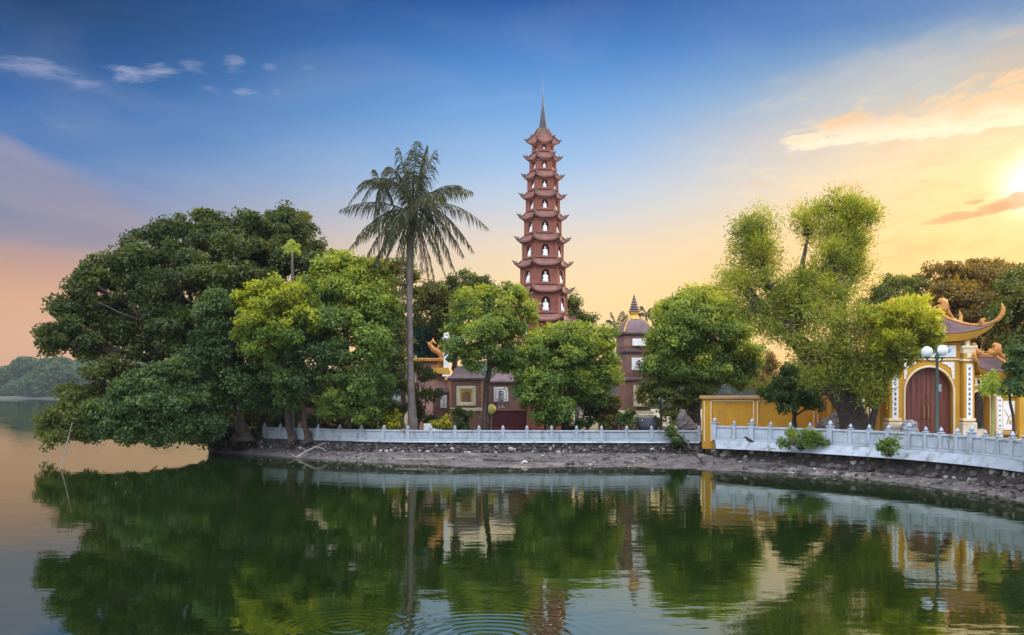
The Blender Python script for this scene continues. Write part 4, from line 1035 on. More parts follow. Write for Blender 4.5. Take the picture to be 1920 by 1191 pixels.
# ------------------------------------------------------------------ street lamp
def street_lamp():
    D = 36.8; s = D/F; x0 = X(1757, D); root = empty('street_lamp', (x0, D, GR), 'dark green lamp post with two white globes in front of the gate', 'street lamp')
    gm = mat('green_iron', (.045,.075,.06), (.03,.05,.045), 5, .5)
    z = lambda py: Zp(py, D)
    MB().loft((x0, D, 0), [(GR, .16), (GR+.12, .15), (GR+.2, .10), (GR+.5, .085), (GR+.55, .1), (GR+.6, .075), (z(700), .06), (z(675), .055), (z(672), .09), (z(668), .09), (z(664), .05), (z(650), .045), (z(646), .02)], 12).build('pole', gm, root, smooth=True)
    for sx, px, py, r in ((-1, 1738, 660, 10.5), (1, 1766.5, 657.5, 10.5)):
        cx = X(px, D); a = MB(); a.tube([(x0, D, z(676)), (x0+(cx-x0)*.6, D, z(678)), (cx, D, z(674)), (cx, D, z(671))], [.035,.035,.03,.05], 7)
        a.loft((cx, D, z(672.5)), [(0,.05),(.04,.12),(.07,.12)], 12); arm = a.build('arm', gm, root)
        g = MB(); g.loft((cx, D, z(py)), [(r*s*math.sin(t), max(.01, r*s*math.cos(t))) for t in [R(-80+10*k) for k in range(17)]+[R(89)]], 20)
        g.build('globe', mat('globe_glass', (.55,.61,.66), (.48,.54,.60), 1, .12, spec=.6), root, smooth=True)
    MB().box((x0+.09, D-.04, z(728)), (.12, .1, .3), bevel=.01).build('switch_box', GREY, root)
street_lamp()

# ------------------------------------------------------------------ rocks, stele, driftwood, pole, bird
def rock(label, px, D, w, h, m_, gz, seed, pieces=5, name='garden_rock'):
    rr = random.Random(seed); mb = MB(); x0 = X(px, D)
    for k in range(pieces):
        f = k/max(1, pieces-1); mb.blob((x0+rr.uniform(-.5,.5)*w*(1-f*.3), D+rr.uniform(-.2,.2)*w, gz+h*(.15+.62*rr.random()*(1 if k else .2))), (w*rr.uniform(.25,.42), w*rr.uniform(.2,.35), h*rr.uniform(.22,.4)), rr, .25, 9, 7)
    tag(mb.build(name, m_), label, 'rock')
ROCK = mat('weathered_rock', (.27,.22,.18), (.13,.11,.10), 3, .9, .9, 9)
STELE = mat('stele_stone', (.16,.135,.13), (.09,.08,.08), 3, .9, .8, 9)
ROCKG = mat('grey_rock', (.24,.23,.23), (.13,.13,.13), 2.5, .9, .8, 8)
rock('pale pitted scholar rock between the yellow wall and the leaning trunk', 1568, 42.5, 1.3, 1.4, ROCK, GR, 31, 14)
rock('broad grey boulder left of the big wooden doors', 1722, 38.0, 1.15, .98, ROCKG, GR, 33, 6)
rock('flat tan boulder at the foot of the leaning tree', 1682, 38.6, 1.2, .8, ROCK, GR, 34, 6)
rock('weathered dark stele like stone standing left of the yellow wall', 1290, 49.2, .95, 1.6, STELE, GZ, 35, 10)
PALES = mat('pale_stone', (.48,.46,.43), (.34,.32,.30), 5, .9, .6, 12)
rock('light stone lying at the waterline below the middle of the balustrade', 983, 43.2, .34, .2, PALES, .05, 36, 3)
rock('small light stone at the waterline below the rubble wall right of centre', 1105, 42.6, .3, .16, PALES, .05, 37, 3)

def branch(label, pts, r0, seed, m_=BARKL):
    rr = random.Random(seed); mb = MB(); q = [P(*p) for p in pts]; n = len(q)
    mb.tube(q, [r0*(1-.6*i/(n-1)) for i in range(n)], 6, .1, rr)
    for k in range(4):
        s_ = q[rr.randint(0, n-2)]; e = s_+Vector((rr.uniform(-.9,.9), rr.uniform(-.3,.3), rr.uniform(.0,.28))); mb.tube([s_, (s_+e)/2+Vector((0,0,.05)), e], [r0*.5, r0*.35, r0*.12], 5)
    tag(mb.build('driftwood_branch', m_), label, 'branch', 'fallen branches on the bank')
branch('bent grey branch leaning on the bank under the left balustrade', [(556,858,48.0),(574,847,48.2),(592,838,48.6),(604,841,48.4),(612,846,48.2)], .07, 1)
branch('long pale stick lying at the waterline below the palm', [(742,862,44.1),(780,861,44.1),(820,862,44.0),(850,858,44.2),(872,861,44.0)], .05, 2)
branch('dark thin stick lying at the waterline under the middle balustrade', [(905,862,43.6),(945,864,43.4),(990,865,43.2),(1040,865,43.0)], .045, 3, BARK)
branch('dark stick at the foot of the stone revetment below the yellow wall', [(1440,874,40.2),(1475,878,39.6),(1515,880,39.2)], .05, 4, BARK)

def pole():
    a, b = P(110, 886, 41.5), P(135, 792, 41.8); a.z = -.3; o = MB(); o.tube([a, a.lerp(b, .5)+Vector((.03,0,0)), b], [.035,.028,.012], 7)
    tag(o.build('bamboo_pole', BARKL), 'thin pale bamboo pole leaning out of the water at the far left', 'pole')
pole()
def bird():
    D = 41.3; c = Vector((X(1405, D), D, .0)); c.z = 1.13; dk = mat('dark_feathers', (.03,.03,.035), (.02,.02,.025), 9, .6); o = MB(); rr = random.Random(2)
    root = empty('bird', (c.x, c.y, c.z), 'small dark bird standing on the sloping plinth right of the yellow wall end', 'bird')
    o.tube([c+Vector((.24,0,.10)), c+Vector((.12,0,.15)), c+Vector((0,0,.20)), c+Vector((-.10,0,.27)), c+Vector((-.14,0,.33)), c+Vector((-.20,0,.34)), c+Vector((-.27,0,.325))], [.012,.05,.085,.065,.05,.035,.006], 10)
    o.build('body', dk, root, smooth=True); l_ = MB()
    for dx in (-.01, .03): l_.tube([c+Vector((dx,0,.14)), c+Vector((dx,0,-.02))], .008, 5)
    l_.build('leg', GREY, root)
bird()

# ------------------------------------------------------------------ palms
PALM = tint_mat('palm_leaflet', (.028,.036,.015), (.066,.072,.028), (.15,.16,.06), trans=.2)
PALMY = tint_mat('young_palm_leaflet', (.20,.27,.03), (.33,.38,.05), (.40,.40,.05), trans=.3)
PTRUNK = mat('palm_trunk', (.175,.14,.13), (.10,.08,.075), 2.2, .85, .5, 10, dirt=(.10,.085,.08), dscale=1.5)
DEADF = tint_mat('dead_frond', (.10,.065,.035), (.17,.115,.07), (.2,.14,.08), trans=.15)
def frond(root, c, tip, lift, ll, m_, rng, nleaf=46, droop=.75, w=.05, r0=.035):
    """rachis arching from c to tip, with hanging leaflets on both sides"""
    c = Vector(c); tip = Vector(tip); d = tip-c; ctrl = c+d*.45+Vector((0,0,lift)); pts = []
    n = 12
    for i in range(n+1): t = i/n; pts.append(c*(1-t)**2+ctrl*2*t*(1-t)+tip*t*t)
    mb = MB(); mb.tube(pts, [r0*(1-.85*i/n) for i in range(n+1)], 5)
    V = [Vector(p) for p in mb.v]; quads = [[V[i] for i in f] for f in mb.f if len(f) == 4]; tint = [.2]*len(quads)
    for k in range(nleaf):
        t = .14+.86*(k+.5)/nleaf; i = min(n-1, int(t*n)); f = t*n-i; p = pts[i].lerp(pts[i+1], f); dr_ = (pts[i+1]-pts[i]).normalized()
        side = dr_.cross(Vector((0,0,1))); side = side.normalized() if side.length > .05 else Vector((1,0,0))
        L_ = ll*(math.sin(math.pi*min(1, t*.80+.16))**.7)*rng.uniform(.8, 1.1)
        for sg in (-1, 1):
            a = p+Vector((rng.uniform(-.02,.02),)*3); o = (side*sg*rng.uniform(.35, .9)+dr_*rng.uniform(.35, .75)+Vector((0,0,-droop*rng.uniform(.4, 1.1)))).normalized()
            mid = a+o*L_*.5; o2 = (o+Vector((0,0,-droop*rng.uniform(.8, 1.6)))).normalized(); end = mid+o2*L_*.5
            q = o.cross(Vector((rng.uniform(-1,1), rng.uniform(-1,1), rng.uniform(-.3,.3)))).normalized()*w*.5
            tv = rng.uniform(0, 1); quads.append([a-q*.4, a+q*.4, mid+q, mid-q]); quads.append([mid-q, mid+q, end+q*.15, end-q*.15]); tint += [tv, tv]
    v = np.array([[tuple(p) for p in q] for q in quads]); t = np.array(tint)
    return quad_mesh('frond', v, m_, root, t, np.zeros(len(t)))

def ringed_trunk(root, path, radii, m_=PTRUNK):
    mb = MB(); pts = []; rr = []; pts0 = [Vector(p) for p in path]
    for i in range(len(pts0)-1):
        k = max(2, int((pts0[i+1]-pts0[i]).length/.16))
        for j in range(k):
            t = j/k; pts.append(pts0[i].lerp(pts0[i+1], t)); rr.append((radii[i]*(1-t)+radii[i+1]*t)*(1.035 if len(rr) % 2 else .985))
    pts.append(pts0[-1]); rr.append(radii[-1]); mb.tube(pts, rr, 14); return mb.build('trunk', m_, root, smooth=True)

def coconut():
    D = 50.0; s = D/F; rng = random.Random(7); base = Vector((X(775, D), D, GZ-.05)); root = empty('coconut_palm', base, 'tall coconut palm with smooth grey trunk and ragged drooping fronds left of the pagoda', 'palm tree')
    T = lambda px, py: P(px, py, D)
    ringed_trunk(root, [base, T(773,780), T(771,740), T(769,660), T(768,560), T(769,470), T(772,400)], [12*s, 8.5*s, 7*s, 5.6*s, 5.6*s, 7*s, 7*s])
    c = T(774, 398)
    tips = [(645,402,-1.2,.9),(660,436,1.6,1.1),(668,478,-2.2,1.0),(676,492,.8,1.2),(700,512,-1.0,1.0),(915,425,.6,1.5),(889,478,-1.4,1.4),(886,365,-.8,1.0),(862,338,1.4,.9),
            (800,270,.2,.5),(748,280,-.5,.4),(771,274,.9,.3),(818,286,-.6,.6),(722,302,1.2,.9),(712,345,-1.3,.9),(850,505,1.0,1.6),(832,500,-1.8,1.3),(866,470,1.9,1.4),
            (790,285,-2.2,.9),(760,300,2.4,.8),(705,468,2.2,1.2),(840,400,-3.4,1.3),(745,480,-3.0,1.5)]
    for px, py, dy, lift in tips:
        tp = P(px, py, D); tp.y += dy; frond(root, c+Vector((rng.uniform(-.1,.1), 0, rng.uniform(-.25,.45))), tp, lift*1.25, 1.2, PALM, rng, 60, .95, .052, .045)
    for px, py, dy in [(752,530,-.6),(806,545,.5),(822,555,-.5),(795,520,-1.0),(836,520,.3),(735,505,.8),(712,520,-.2),(780,500,-1.2),(758,480,-1.1)]:
        tp = P(px, py, D); tp.y += dy; frond(root, c+Vector((rng.uniform(-.1,.1), 0, -.15)), tp, 1.3, .7, DEADF if px in (752,806,822,795) else PALM, rng, 44, 1.0, .05, .045)
    o = MB(); rr = random.Random(3)
    for k in range(9): a = rr.uniform(0, 6.28); o.blob((c.x+math.cos(a)*.38, c.y+math.sin(a)*.38, c.z-.5+rr.uniform(-.2,.15)), (.14,.14,.17), rr, .05, 8, 6)
    for k in range(14): a = k*.9; o.tube([c+Vector((math.cos(a)*.1, math.sin(a)*.1, -.4)), c+Vector((math.cos(a)*.28, math.sin(a)*.28, .35+.5*(k % 3)))], [.12,.04], 5)
    o.build('coconut_cluster', mat('coconut_husk', (.15,.12,.06), (.09,.07,.04), 4, .8), root, smooth=True)
coconut()

def small_palm(label, px, D, topy, tips, tr, ll=.6, m_=PALM, gz=GZ, trunk_m=PTRUNK, seed=1, w=.05, nl=30, name='slender_palm', path=None, n=None):
    rng = random.Random(seed); s = D/F; base = Vector((X(px, D), D, gz-.05)); root = empty(name, base, label, 'palm tree')
    c = P(path[-1] if path else px, topy, D); pts = [base, base.lerp(c, .5)+Vector((.03*(1 if seed % 2 else -1),0,0)), c]
    ringed_trunk(root, pts, [tr*1.3, tr, tr*.8], trunk_m)
    for (tx, ty, dy, lf) in tips:
        tp = P(tx, ty, D); tp.y += dy; frond(root, c, tp, lf, ll, m_, rng, nl, .7, w, .025)
    return root
small_palm('very slender pale stemmed palm standing just left of the tall coconut palm', 708, 49.6, 352, [(668,350,.3,.9),(745,352,-.4,.9),(702,318,.1,.5),(722,312,.3,.4),(655,392,-.6,1.3),(740,395,.4,1.1),(690,330,1.2,.7),(728,372,-1,.9),(684,392,-1,1.0),(716,398,1,.9),(700,440,.2,.8)], .045, .6, seed=4, trunk_m=mat('slim_palm_stem', (.13,.12,.10), (.08,.075,.06), 3, .9), path=(708,712))
small_palm('small bright green palm in front of the right side gate', 1860, 37.5, 742, [(1838,722,.1,.25),(1846,702,.3,.2),(1858,692,-.2,.1),(1868,696,.2,.15),(1882,708,-.2,.25),(1884,728,.2,.35),(1836,738,-.3,.35),(1850,712,-.5,.3),(1874,716,.6,.3),(1862,700,.5,.1),(1888,742,-.1,.4)], .065, .42, PALMY, GR, mat('green_palm_stem', (.30,.33,.12), (.22,.24,.09), 3, .7), 5, .06, 24, 'young_palm')
small_palm('small wind blown palm behind the left side of the stupa roof', 1158, 66, 622, [(1138,600,.2,.6),(1146,585,.1,.4),(1176,590,.2,.5),(1130,640,0,.9),(1168,582,.4,.3),(1140,622,.6,.6)], .12, .6, PALM, seed=6, name='garden_palm')
small_palm('small palm behind the right side of the stupa roof', 1212, 66, 596, [(1204,574,.2,.4),(1220,578,.1,.4),(1232,592,.2,.6),(1228,612,0,.8),(1196,590,.4,.5)], .12, .6, PALM, seed=8, name='garden_palm')
small_palm('pale green palm growing among the big dark crowns at the left', 548, 52.6, 476, [(536,458,.1,.3),(545,448,.2,.2),(556,456,.2,.3),(562,474,.1,.5),(530,478,0,.5)], .10, .5, PALMY, seed=9, trunk_m=mat('slim_palm_stem', (.13,.12,.10)), name='young_palm')

# ------------------------------------------------------------------ trees
tree('spreading_tree', 'huge dark spreading tree at the far left leaning over the lake', 'tree', (440, 54), [
    (360,448,80,54,54),(292,492,66,56,53),(425,445,62,50,55),(485,452,60,52,56),(540,430,48,36,57),(575,480,42,44,57),(239,520,60,46,52),(174,545,48,44,51),(132,600,44,42,50.5),(106,640,30,26,50),
    (204,600,42,40,52),(275,565,66,52,52),(350,545,70,56,51.5),(430,530,76,60,52),(330,625,54,44,51),(405,610,62,54,50.5),(500,520,70,60,54),(164,648,34,24,50.5),(590,530,44,60,55),(470,640,60,60,53),(380,480,90,60,53),(250,640,50,40,51.5),(540,500,60,50,55)],
    'dark', .62, fork=.55, sub=.3, dens=2.0, per=42, cr=.5, ll=.30, lw=.15, freshy=.22, gap=.6, twigs=4)
tree('waterside_tree', 'low olive tree with ragged branches reaching to the water at the far left', 'tree', (395, 53), [
    (180,705,44,36,50.5),(150,745,40,34,50),(118,786,34,34,49.2),(95,803,20,18,49),(175,791,52,36,49),(225,791,46,38,49),(215,745,44,34,51),(250,700,34,26,52),(105,822,26,12,49),(150,818,34,14,48.8)],
    'olive', .3, fork=.3, dens=2.1, per=36, cr=.42, ll=.27, lw=.13, freshy=.12, gap=.6, twigs=5)
tree('overhanging_tree', 'rounded cool green bush tree hanging over the waterline left of the balustrade', 'tree', (385, 51), [
    (275,745,62,40,48.2),(300,771,60,46,47.8),(245,786,50,36,47.8),(335,760,50,44,48.5),(355,792,38,28,48.8),(300,735,60,46,48.5),(330,806,46,20,47.9),(378,800,34,24,48.6),(275,812,44,18,47.6),(225,816,42,16,48.0),(310,820,44,12,47.8),(370,815,30,16,48.8),(395,770,36,34,50),(210,785,46,34,48.4),(325,710,44,36,48.8),(370,745,44,44,49.5)],
    'deep', .26, fork=.4, sub=.26, dens=2.5, per=36, cr=.42, ll=.25, lw=.14, freshy=.3, twigs=4)
tree('shade_tree', 'dense cool green tree between the far left giant and the yellow green crowns', 'tree', (455, 51.5), [
    (380,690,56,50,49.8),(430,650,56,54,50),(450,720,54,48,50.2),(405,590,50,40,49.6),(480,700,46,56,51),(405,745,44,34,51.5)],
    'deep', .4, fork=.6, dens=2.0, per=38, cr=.46, ll=.27, lw=.14, freshy=.2, twigs=3)
tree('flowering_tree', 'bright yellow green crowned tree just right of the dark giant', 'tree', (548, 50.5), [
    (505,562,48,36,48.2),(555,570,42,36,48.8),(470,610,28,44,48.4),(520,610,52,44,47.8),(575,610,40,40,48.6),(490,655,38,28,48.6),(450,570,16,22,49)],
    'bright', .17, fork=.8, sub=.3, dens=2.9, per=34, cr=.40, ll=.27, lw=.14, freshy=.75, twigs=3)
tree('tall_shade_tree', 'taller yellow green tree behind the slender pale palm stem', 'tree', (640, 51.5), [
    (635,512,50,32,51.5),(690,530,40,42,50.5),(600,550,44,40,50.8),(655,560,56,48,49.6),(705,590,30,50,49.2),(640,610,56,44,49),(700,650,34,40,48.6),(600,625,42,40,49.4)],
    'green', .2, fork=.8, sub=.3, dens=2.7, per=36, cr=.42, ll=.27, lw=.14, freshy=.6, twigs=3)
tree('leafy_tree', 'dark cool green low crowned tree above the left end of the balustrade', 'tree', (578, 50), [
    (520,690,56,40,49),(580,680,54,44,48.6),(550,735,52,26,49.4),(630,690,46,42,49),(500,740,36,30,50.4)],
    'deep', .14, fork=.9, dens=2.2, per=36, cr=.40, ll=.26, lw=.13, freshy=.35, twigs=3)
tree('leafy_tree', 'mid green bushy tree by the balustrade directly left of the slender pale palm', 'tree', (650, 49.6), [
    (650,740,46,38,48.7),(695,720,38,44,48.9),(630,775,30,22,48.8),(690,765,34,26,49)],
    'green', .12, fork=.7, dens=2.6, per=32, cr=.34, ll=.24, lw=.12, freshy=.2, twigs=3)
for lab, base, bl, leaf in [
    ('dark undergrowth bush filling the shade under the giant tree', (440,53), [(415,790,44,40,52.5),(470,770,44,50,54),(450,730,50,50,58),(440,805,50,24,52.8)], 'dark'),
    ('dark undergrowth bush behind the left end of the balustrade', (540,57), [(520,780,50,36,57),(590,740,30,30,59),(500,730,40,40,58)], 'dark'),
    ('dark undergrowth bush behind the middle left balustrade posts', (650,55), [(620,790,44,28,55),(680,785,46,34,55),(655,740,40,40,56.5)], 'deep'),
    ('dark brownish bush left of the coconut palm trunk', (728,56), [(730,700,26,50,56),(742,650,24,46,58),(720,770,30,34,55)], 'dark')]:
    shrub('undergrowth_bush', lab, 'bush', base, bl, leaf, dens=2.4, per=30, cr=.4, ll=.26, lw=.13, freshy=.12)
tree('background_tree', 'thin leaved tall tree right behind the coconut palm trunk', 'tree', (752, 66), [
    (740,560,32,44,64),(755,515,26,30,65),(790,580,32,36,66),(730,610,26,40,64),(720,520,18,26,65),(815,560,24,24,66)],
    'olive', .2, fork=.75, dens=1.4, per=26, cr=.45, ll=.28, lw=.14, freshy=.4, gap=.6, twigs=6)
tree('background_tree', 'dark feathery crowned tree between the coconut palm and the pagoda', 'tree', (850, 70), [
    (835,545,36,26,68),(880,535,34,22,69),(815,575,30,30,68),(870,560,44,26,68),(905,545,22,22,70),(830,605,36,24,67)],
    'dark', .22, fork=.8, dens=1.6, per=26, cr=.45, ll=.28, lw=.13, freshy=.2, gap=.5, twigs=6)
tree('background_tree', 'teal green dense tree low behind the pink temple hall', 'tree', (795, 70), [
    (790,640,34,28,69),(825,625,30,26,69),(770,620,28,24,70),(800,665,44,24,68)],
    'teal', .2, fork=.8, dens=2.2, per=30, cr=.45, ll=.26, lw=.13, freshy=.1, twigs=3)
tree('background_tree', 'small dark tree peeking out right of the pagoda foot', 'tree', (1082, 72), [
    (1076,572,14,16,72),(1100,600,16,12,72),(1070,600,26,20,72),(1082,622,30,16,72)],
    'olive', .14, fork=.85, dens=2.0, per=20, cr=.4, ll=.26, lw=.13, freshy=.2, gap=.5, twigs=6)
tree('slim_tree', 'slim tree with dark upright trunk and grey green crown in front of the pagoda foot', 'tree', (910, 50), [
    (935,578,50,42,49.6),(893,578,44,42,50),(878,628,46,42,49),(935,635,50,46,49.4),(972,590,30,42,50.4),(895,665,34,24,48.8),(950,675,28,18,50),(855,660,20,20,49),(960,550,22,14,50)],
    'green', .17, dens=2.3, per=32, cr=.36, ll=.24, lw=.11, freshy=.55, gap=.25, twigs=4, trunkpath=[(911,812,50,.24),(909,770,50,.17),(913,720,50,.15),(918,690,50,.14),(916,650,50,.11),(918,610,50,.07)])
tree('round_tree', 'round clipped green tree directly below the pagoda foot', 'tree', (1062, 50.5), [
    (1045,668,76,58,50),(1000,690,46,50,49.6),(1035,725,68,52,49.4),(1085,645,52,38,50.5),(1055,640,50,32,50)],
    'green', .2, fork=.7, dens=3.0, per=36, cr=.38, ll=.22, lw=.11, freshy=.55, inside=.3, sub=.24, twigs=3)
tree('round_tree', 'round clipped green tree on a thin dark trunk left of the stupa', 'tree', (1133, 51), [
    (1102,665,60,54,51),(1122,700,42,50,51),(1085,725,44,38,50.8),(1108,740,34,26,50.8)],
    'green', .11, fork=.95, dens=3.0, per=36, cr=.36, ll=.22, lw=.11, freshy=.55, inside=.3, sub=.26, twigs=3)
tree('small_tree', 'small round tree leaning over the balustrade in front of the larger round tree', 'tree', (1020, 48.9), [
    (1028,725,36,28,48.6),(1010,750,34,26,48.4),(1045,765,30,24,48.5),(1020,785,30,16,48.5)],
    'green', .09, fork=.6, dens=3.2, per=28, cr=.28, ll=.2, lw=.1, freshy=.25, twigs=2)
tree('round_tree', 'largest round clipped tree with thick dark trunk right of the stupa', 'tree', (1302, 51), [
    (1312,628,92,76,51),(1262,658,58,66,50.4),(1362,662,62,68,51),(1300,700,78,50,50.4),(1345,618,62,58,51.5),(1250,695,42,38,50.6),(1385,690,38,46,51.2),(1290,600,60,44,50.8)],
    'green', .36, fork=.75, dens=2.8, per=40, cr=.42, ll=.23, lw=.115, freshy=.6, inside=.35, sub=.2, twigs=3)
tree('background_tree', 'yellowish crown rising behind the largest round tree', 'tree', (1285, 60), [
    (1290,570,36,26,59),(1320,560,32,22,60),(1255,590,26,22,59),(1345,575,28,24,59)],
    'lime', .2, fork=.8, dens=2.0, per=28, cr=.42, ll=.26, lw=.13, freshy=.6, twigs=3)
tree('small_tree', 'small thin garden tree beside the urn under the largest round tree', 'tree', (1240, 50), [
    (1235,730,30,20,50),(1215,745,18,14,50),(1262,745,20,22,50)], 'olive', .08, fork=.8, dens=2.6, per=22, cr=.26, ll=.18, lw=.08, gap=.4, twigs=4)
for lab, base, bl, leaf in [
    ('yellow green bush on the ground right of the largest round tree trunk', (1262,50), [(1262,785,26,22,50),(1275,765,18,20,50.4)], 'olive'),
    ('dark clipped ball bush left of the urn', (1180,49.6), [(1180,790,19,20,49.6)], 'deep'),
    ('pale green bush between the ball bush and the thin dark trunk', (1150,51), [(1150,765,16,26,51),(1142,795,14,12,50.5)], 'olive'),
    ('small yellow green ball bush beside the low white wall end', (826,49.2), [(826,797,15,14,49.2)], 'yellow'),
    ('dark green bush below the cream framed niche', (868,50.5), [(868,785,17,20,50.5),(862,805,20,10,50.5)], 'deep'),
    ('yellow bush at the foot of the coconut palm', (742,50.2), [(742,790,14,16,50.2),(728,800,18,12,50.2)], 'yellow'),
    ('green bush on the ground left of the coconut palm trunk', (700,50.6), [(705,795,22,16,50.6),(680,800,20,12,50.6)], 'green'),
    ('dark bush at the foot of the thin dark trunk', (1075,50.6), [(1080,800,26,14,50.6),(1110,780,22,22,51.5)], 'deep')]:
    shrub('garden_bush', lab, 'bush', base, bl, leaf, dens=6, per=22, cr=.2, ll=.15, lw=.08)
tree('layered_pine', 'dark layered pine with flat pads beside the coconut palm trunk', 'tree', (782, 52.5), [
    (785,690,20,9,52.5,18),(800,708,24,9,52.3,20),(768,725,20,9,52.6,18),(800,742,32,10,52,24),(775,765,22,9,52.4,18),(795,785,18,9,52.4,16)],
    'dark', .12, fork=.9, dens=4.5, per=26, cr=.24, ll=.18, lw=.06, freshy=.1, twigs=3, mode='up')

# the old leaning tree in front of the gate
tree('leaning_tree', 'huge old feathery tree with thick forked trunk leaning left before the gate', 'tree', (1602, 41), [(1428,428,26,32,42),(1400,470,21,31,42),(1440,472,28,27,41.5),(1515,425,26,36,42.5),(1590,395,36,33,43),(1620,400,19,23,43),(1560,450,27,40,42.6),(1598,470,22,42,42.6),(1620,490,19,25,42.4),(1390,545,33,27,41.5),(1440,540,34,27,41),(1500,535,34,25,41.4),(1545,520,27,32,42),(1420,590,27,23,40.8),(1372,520,16,20,42),(1540,600,37,33,40),(1590,610,27,40,39.8),(1560,650,34,38,39.6),(1600,680,26,36,39.6),(1625,725,21,32,39.4),(1480,562,35,30,41),(1555,485,25,32,41.6),(1430,495,32,29,41.6),(1600,430,32,38,43),(1600,515,24,29,42),(1500,560,26,23,40.8),(1560,560,32,32,40.8),(1400,430,20,25,42),(1478,590,28,20,41.4),(1492,655,20,18,40.3),(1528,700,18,22,40.2),(1452,630,22,16,40.7),(1560,715,20,24,39.8),(1515,590,22,26,41),(1545,398,12,18,42.8),(1635,398,14,16,43)],
    'lime', .5, gz=GR, dens=2.2, per=46, cr=.54, ll=.20, lw=.042, mode='spray', freshy=.55, inside=.12, gap=.5, sub=.42, twigs=3, flat=1.0,
    extra=[[(1590,770,41,.5),(1582,700,40.9,.40),(1572,620,41,.28),(1580,540,41.6,.19),(1592,470,42.4,.12),(1592,400,43,.05)], [(1588,760,41,.42),(1620,700,40.6,.28),(1640,655,40.2,.18),(1650,630,40,.08)],
           [(1500,645,41,.3),(1490,590,41.3,.2),(1500,520,41.8,.13),(1515,440,42.3,.05)], [(1460,600,41.1,.24),(1440,540,41.4,.14),(1430,450,41.9,.05)]],
    trunkpath=[(1608,822,41,.85),(1600,780,41,.62),(1578,740,41,.58),(1545,700,41,.52),(1510,655,41,.45),(1475,618,41,.36),(1440,585,41.2,.26),(1405,550,41.4,.14)])
tree('feathery_tree', 'bright feathery round crowned tree directly left of the lamp post globes', 'tree', (1655, 40.2), [
    (1692,602,60,42,39),(1728,615,38,36,39),(1655,610,38,40,39.4),(1690,645,60,36,38.8),(1655,660,34,30,39.4),(1725,645,28,22,39),(1668,700,22,24,39.6),(1640,740,16,30,39.8)],
    'lime', .15, gz=GR, dens=3.0, per=32, cr=.30, ll=.30, lw=.06, mode='spray', freshy=.75, inside=.3, twigs=3,
    trunkpath=[(1628,815,40.2,.2),(1640,770,40.1,.15),(1658,720,40,.13),(1664,680,39.8,.1),(1680,640,39.4,.07)])
tree('small_dark_tree', 'small dark spreading tree before the yellow wall', 'tree', (1488, 43.4), [
    (1486,722,32,20,43.4),(1458,748,26,18,43.2),(1510,745,28,20,43.4),(1485,750,34,16,43),(1525,760,14,12,43.4),(1480,700,18,12,43.6)],
    'deep', .12, gz=GR, fork=.7, dens=3.4, per=30, cr=.26, ll=.18, lw=.09, freshy=.2, twigs=3)
tree('background_tree', 'sparse tree behind the feathery tree left of the gate roof', 'tree', (1690, 62), [
    (1680,545,36,26,62),(1720,540,26,24,62),(1650,560,28,24,62),(1700,570,43,26,61),(1640,590,31,31,60)],
    'olive', .2, gz=GR, fork=.8, dens=1.7, per=24, cr=.42, ll=.26, lw=.13, freshy=.5, gap=.55, twigs=5)
tree('background_tree', 'big brownish backlit tree directly behind the gate roof', 'tree', (1830, 58), [
    (1790,530,52,38,58),(1840,520,60,33,59),(1880,545,55,48,58),(1810,575,52,40,57),(1860,590,62,48,57),(1775,560,28,26,57),(1840,640,72,48,56.5)],
    'brown', .35, gz=GR, fork=.75, dens=2.1, per=32, cr=.45, ll=.27, lw=.14, freshy=.4, gap=.3, twigs=4)
tree('background_tree', 'tall olive tree at the right edge behind the right side gate', 'tree', (1925, 52), [
    (1935,540,60,52,52),(1900,600,43,43,51.5),(1950,600,72,60,51),(1905,655,40,33,51),(1985,570,60,72,53),(1960,660,60,48,51)],
    'olive', .35, gz=GR, fork=.75, dens=2.1, per=32, cr=.45, ll=.27, lw=.14, freshy=.5, gap=.25, twigs=4)
tree('small_tree', 'small dark tree with thin crooked trunk at the right edge before the mural wall', 'tree', (1902, 35.5), [
    (1904,690,17,18,35.5),(1915,670,18,15,35.5),(1906,728,17,11,35.2,16),(1916,712,16,13,35.6)],
    'deep', .07, gz=GR, dens=4.2, per=28, cr=.22, ll=.16, lw=.07, freshy=.15, twigs=3,
    trunkpath=[(1902,812,35.5,.08),(1900,780,35.5,.055),(1894,755,35.5,.05),(1893,735,35.5,.045),(1900,705,35.5,.03)])
tree('background_tree', 'hazy distant tree seen in the gap above the yellow wall', 'tree', (1435, 90), [
    (1430,700,26,19,90),(1450,720,31,16,90),(1410,715,26,24,88),(1440,680,14,14,90)], 'brown', .18, gz=GR, fork=.8, dens=1.2, per=22, cr=.5, ll=.3, lw=.15, gap=.5, twigs=5)
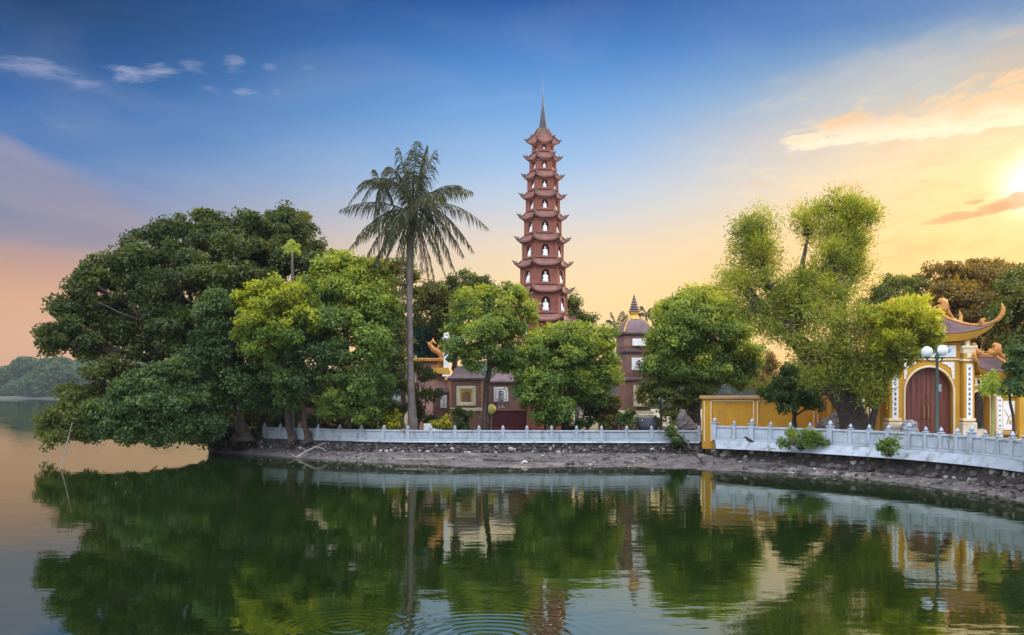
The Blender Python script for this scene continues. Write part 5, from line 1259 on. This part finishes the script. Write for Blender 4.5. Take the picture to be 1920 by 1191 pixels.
tree('background_tree', 'low tree behind the yellow wall under the leaning limb', 'tree', (1545, 52), [
    (1535,720,30,24,52),(1500,700,26,24,52),(1570,735,30,24,51.5),(1450,735,26,14,53)], 'lime', .14, gz=GR, fork=.8, dens=2.2, per=28, cr=.36, ll=.22, lw=.1, gap=.3, twigs=4)
tree('background_tree', 'large backlit tree beyond the yellow wall behind the leaning tree', 'tree', (1610, 64), [
    (1600,700,50,36,63),(1650,660,44,40,63),(1560,680,40,34,64),(1640,730,44,30,62)], 'olive', .25, gz=GR, fork=.7, dens=1.9, per=28, cr=.42, ll=.26, lw=.13, gap=.3, twigs=3)
shrub('plinth_shrub', 'spreading green shrub growing on the sloping balustrade plinth', 'bush', (1505, 39.7), [(1490,824,22,15,39.4),(1518,826,22,13,39.3),(1504,818,20,13,39.4),(1476,832,12,8,39.4),(1534,832,12,8,39.2)], 'green', gz=1.0, dens=9, per=18, cr=.16, ll=.14, lw=.045, mode='spray')
shrub('wall_weed', 'tuft of weeds hanging on the rubble wall left of the yellow wall', 'bush', (1262, 47.0), [(1262,825,12,14,46.9),(1258,812,6,8,46.9),(1270,832,9,8,46.8)], 'deep', gz=.6, dens=9, per=18, cr=.14, ll=.14, lw=.05)
shrub('wall_weed', 'small tuft of weeds on the right plinth before the big doors', 'bush', (1667, 35.6), [(1667,838,8,9,35.5),(1663,832,5,6,35.5)], 'green', gz=1.0, dens=14, per=16, cr=.1, ll=.11, lw=.035, mode='spray')

# ------------------------------------------------------------------ haze: one closed box of thin air
def haze():
    m_ = bpy.data.materials.new('haze'); m_.use_nodes = True; nt = m_.node_tree; nt.nodes.clear()
    v = nt.nodes.new('ShaderNodeVolumePrincipled'); v.inputs['Color'].default_value = (.62,.76,1,1); v.inputs['Density'].default_value = .00014; v.inputs['Anisotropy'].default_value = .2
    o = nt.nodes.new('ShaderNodeOutputMaterial'); nt.links.new(v.outputs[0], o.inputs['Volume'])
    b = MB(); b.box((0, 330, 24), (2400, 820, 52)); tag(b.build('haze', m_), 'thin blue evening haze over the lake', 'haze', kind='stuff')
haze()
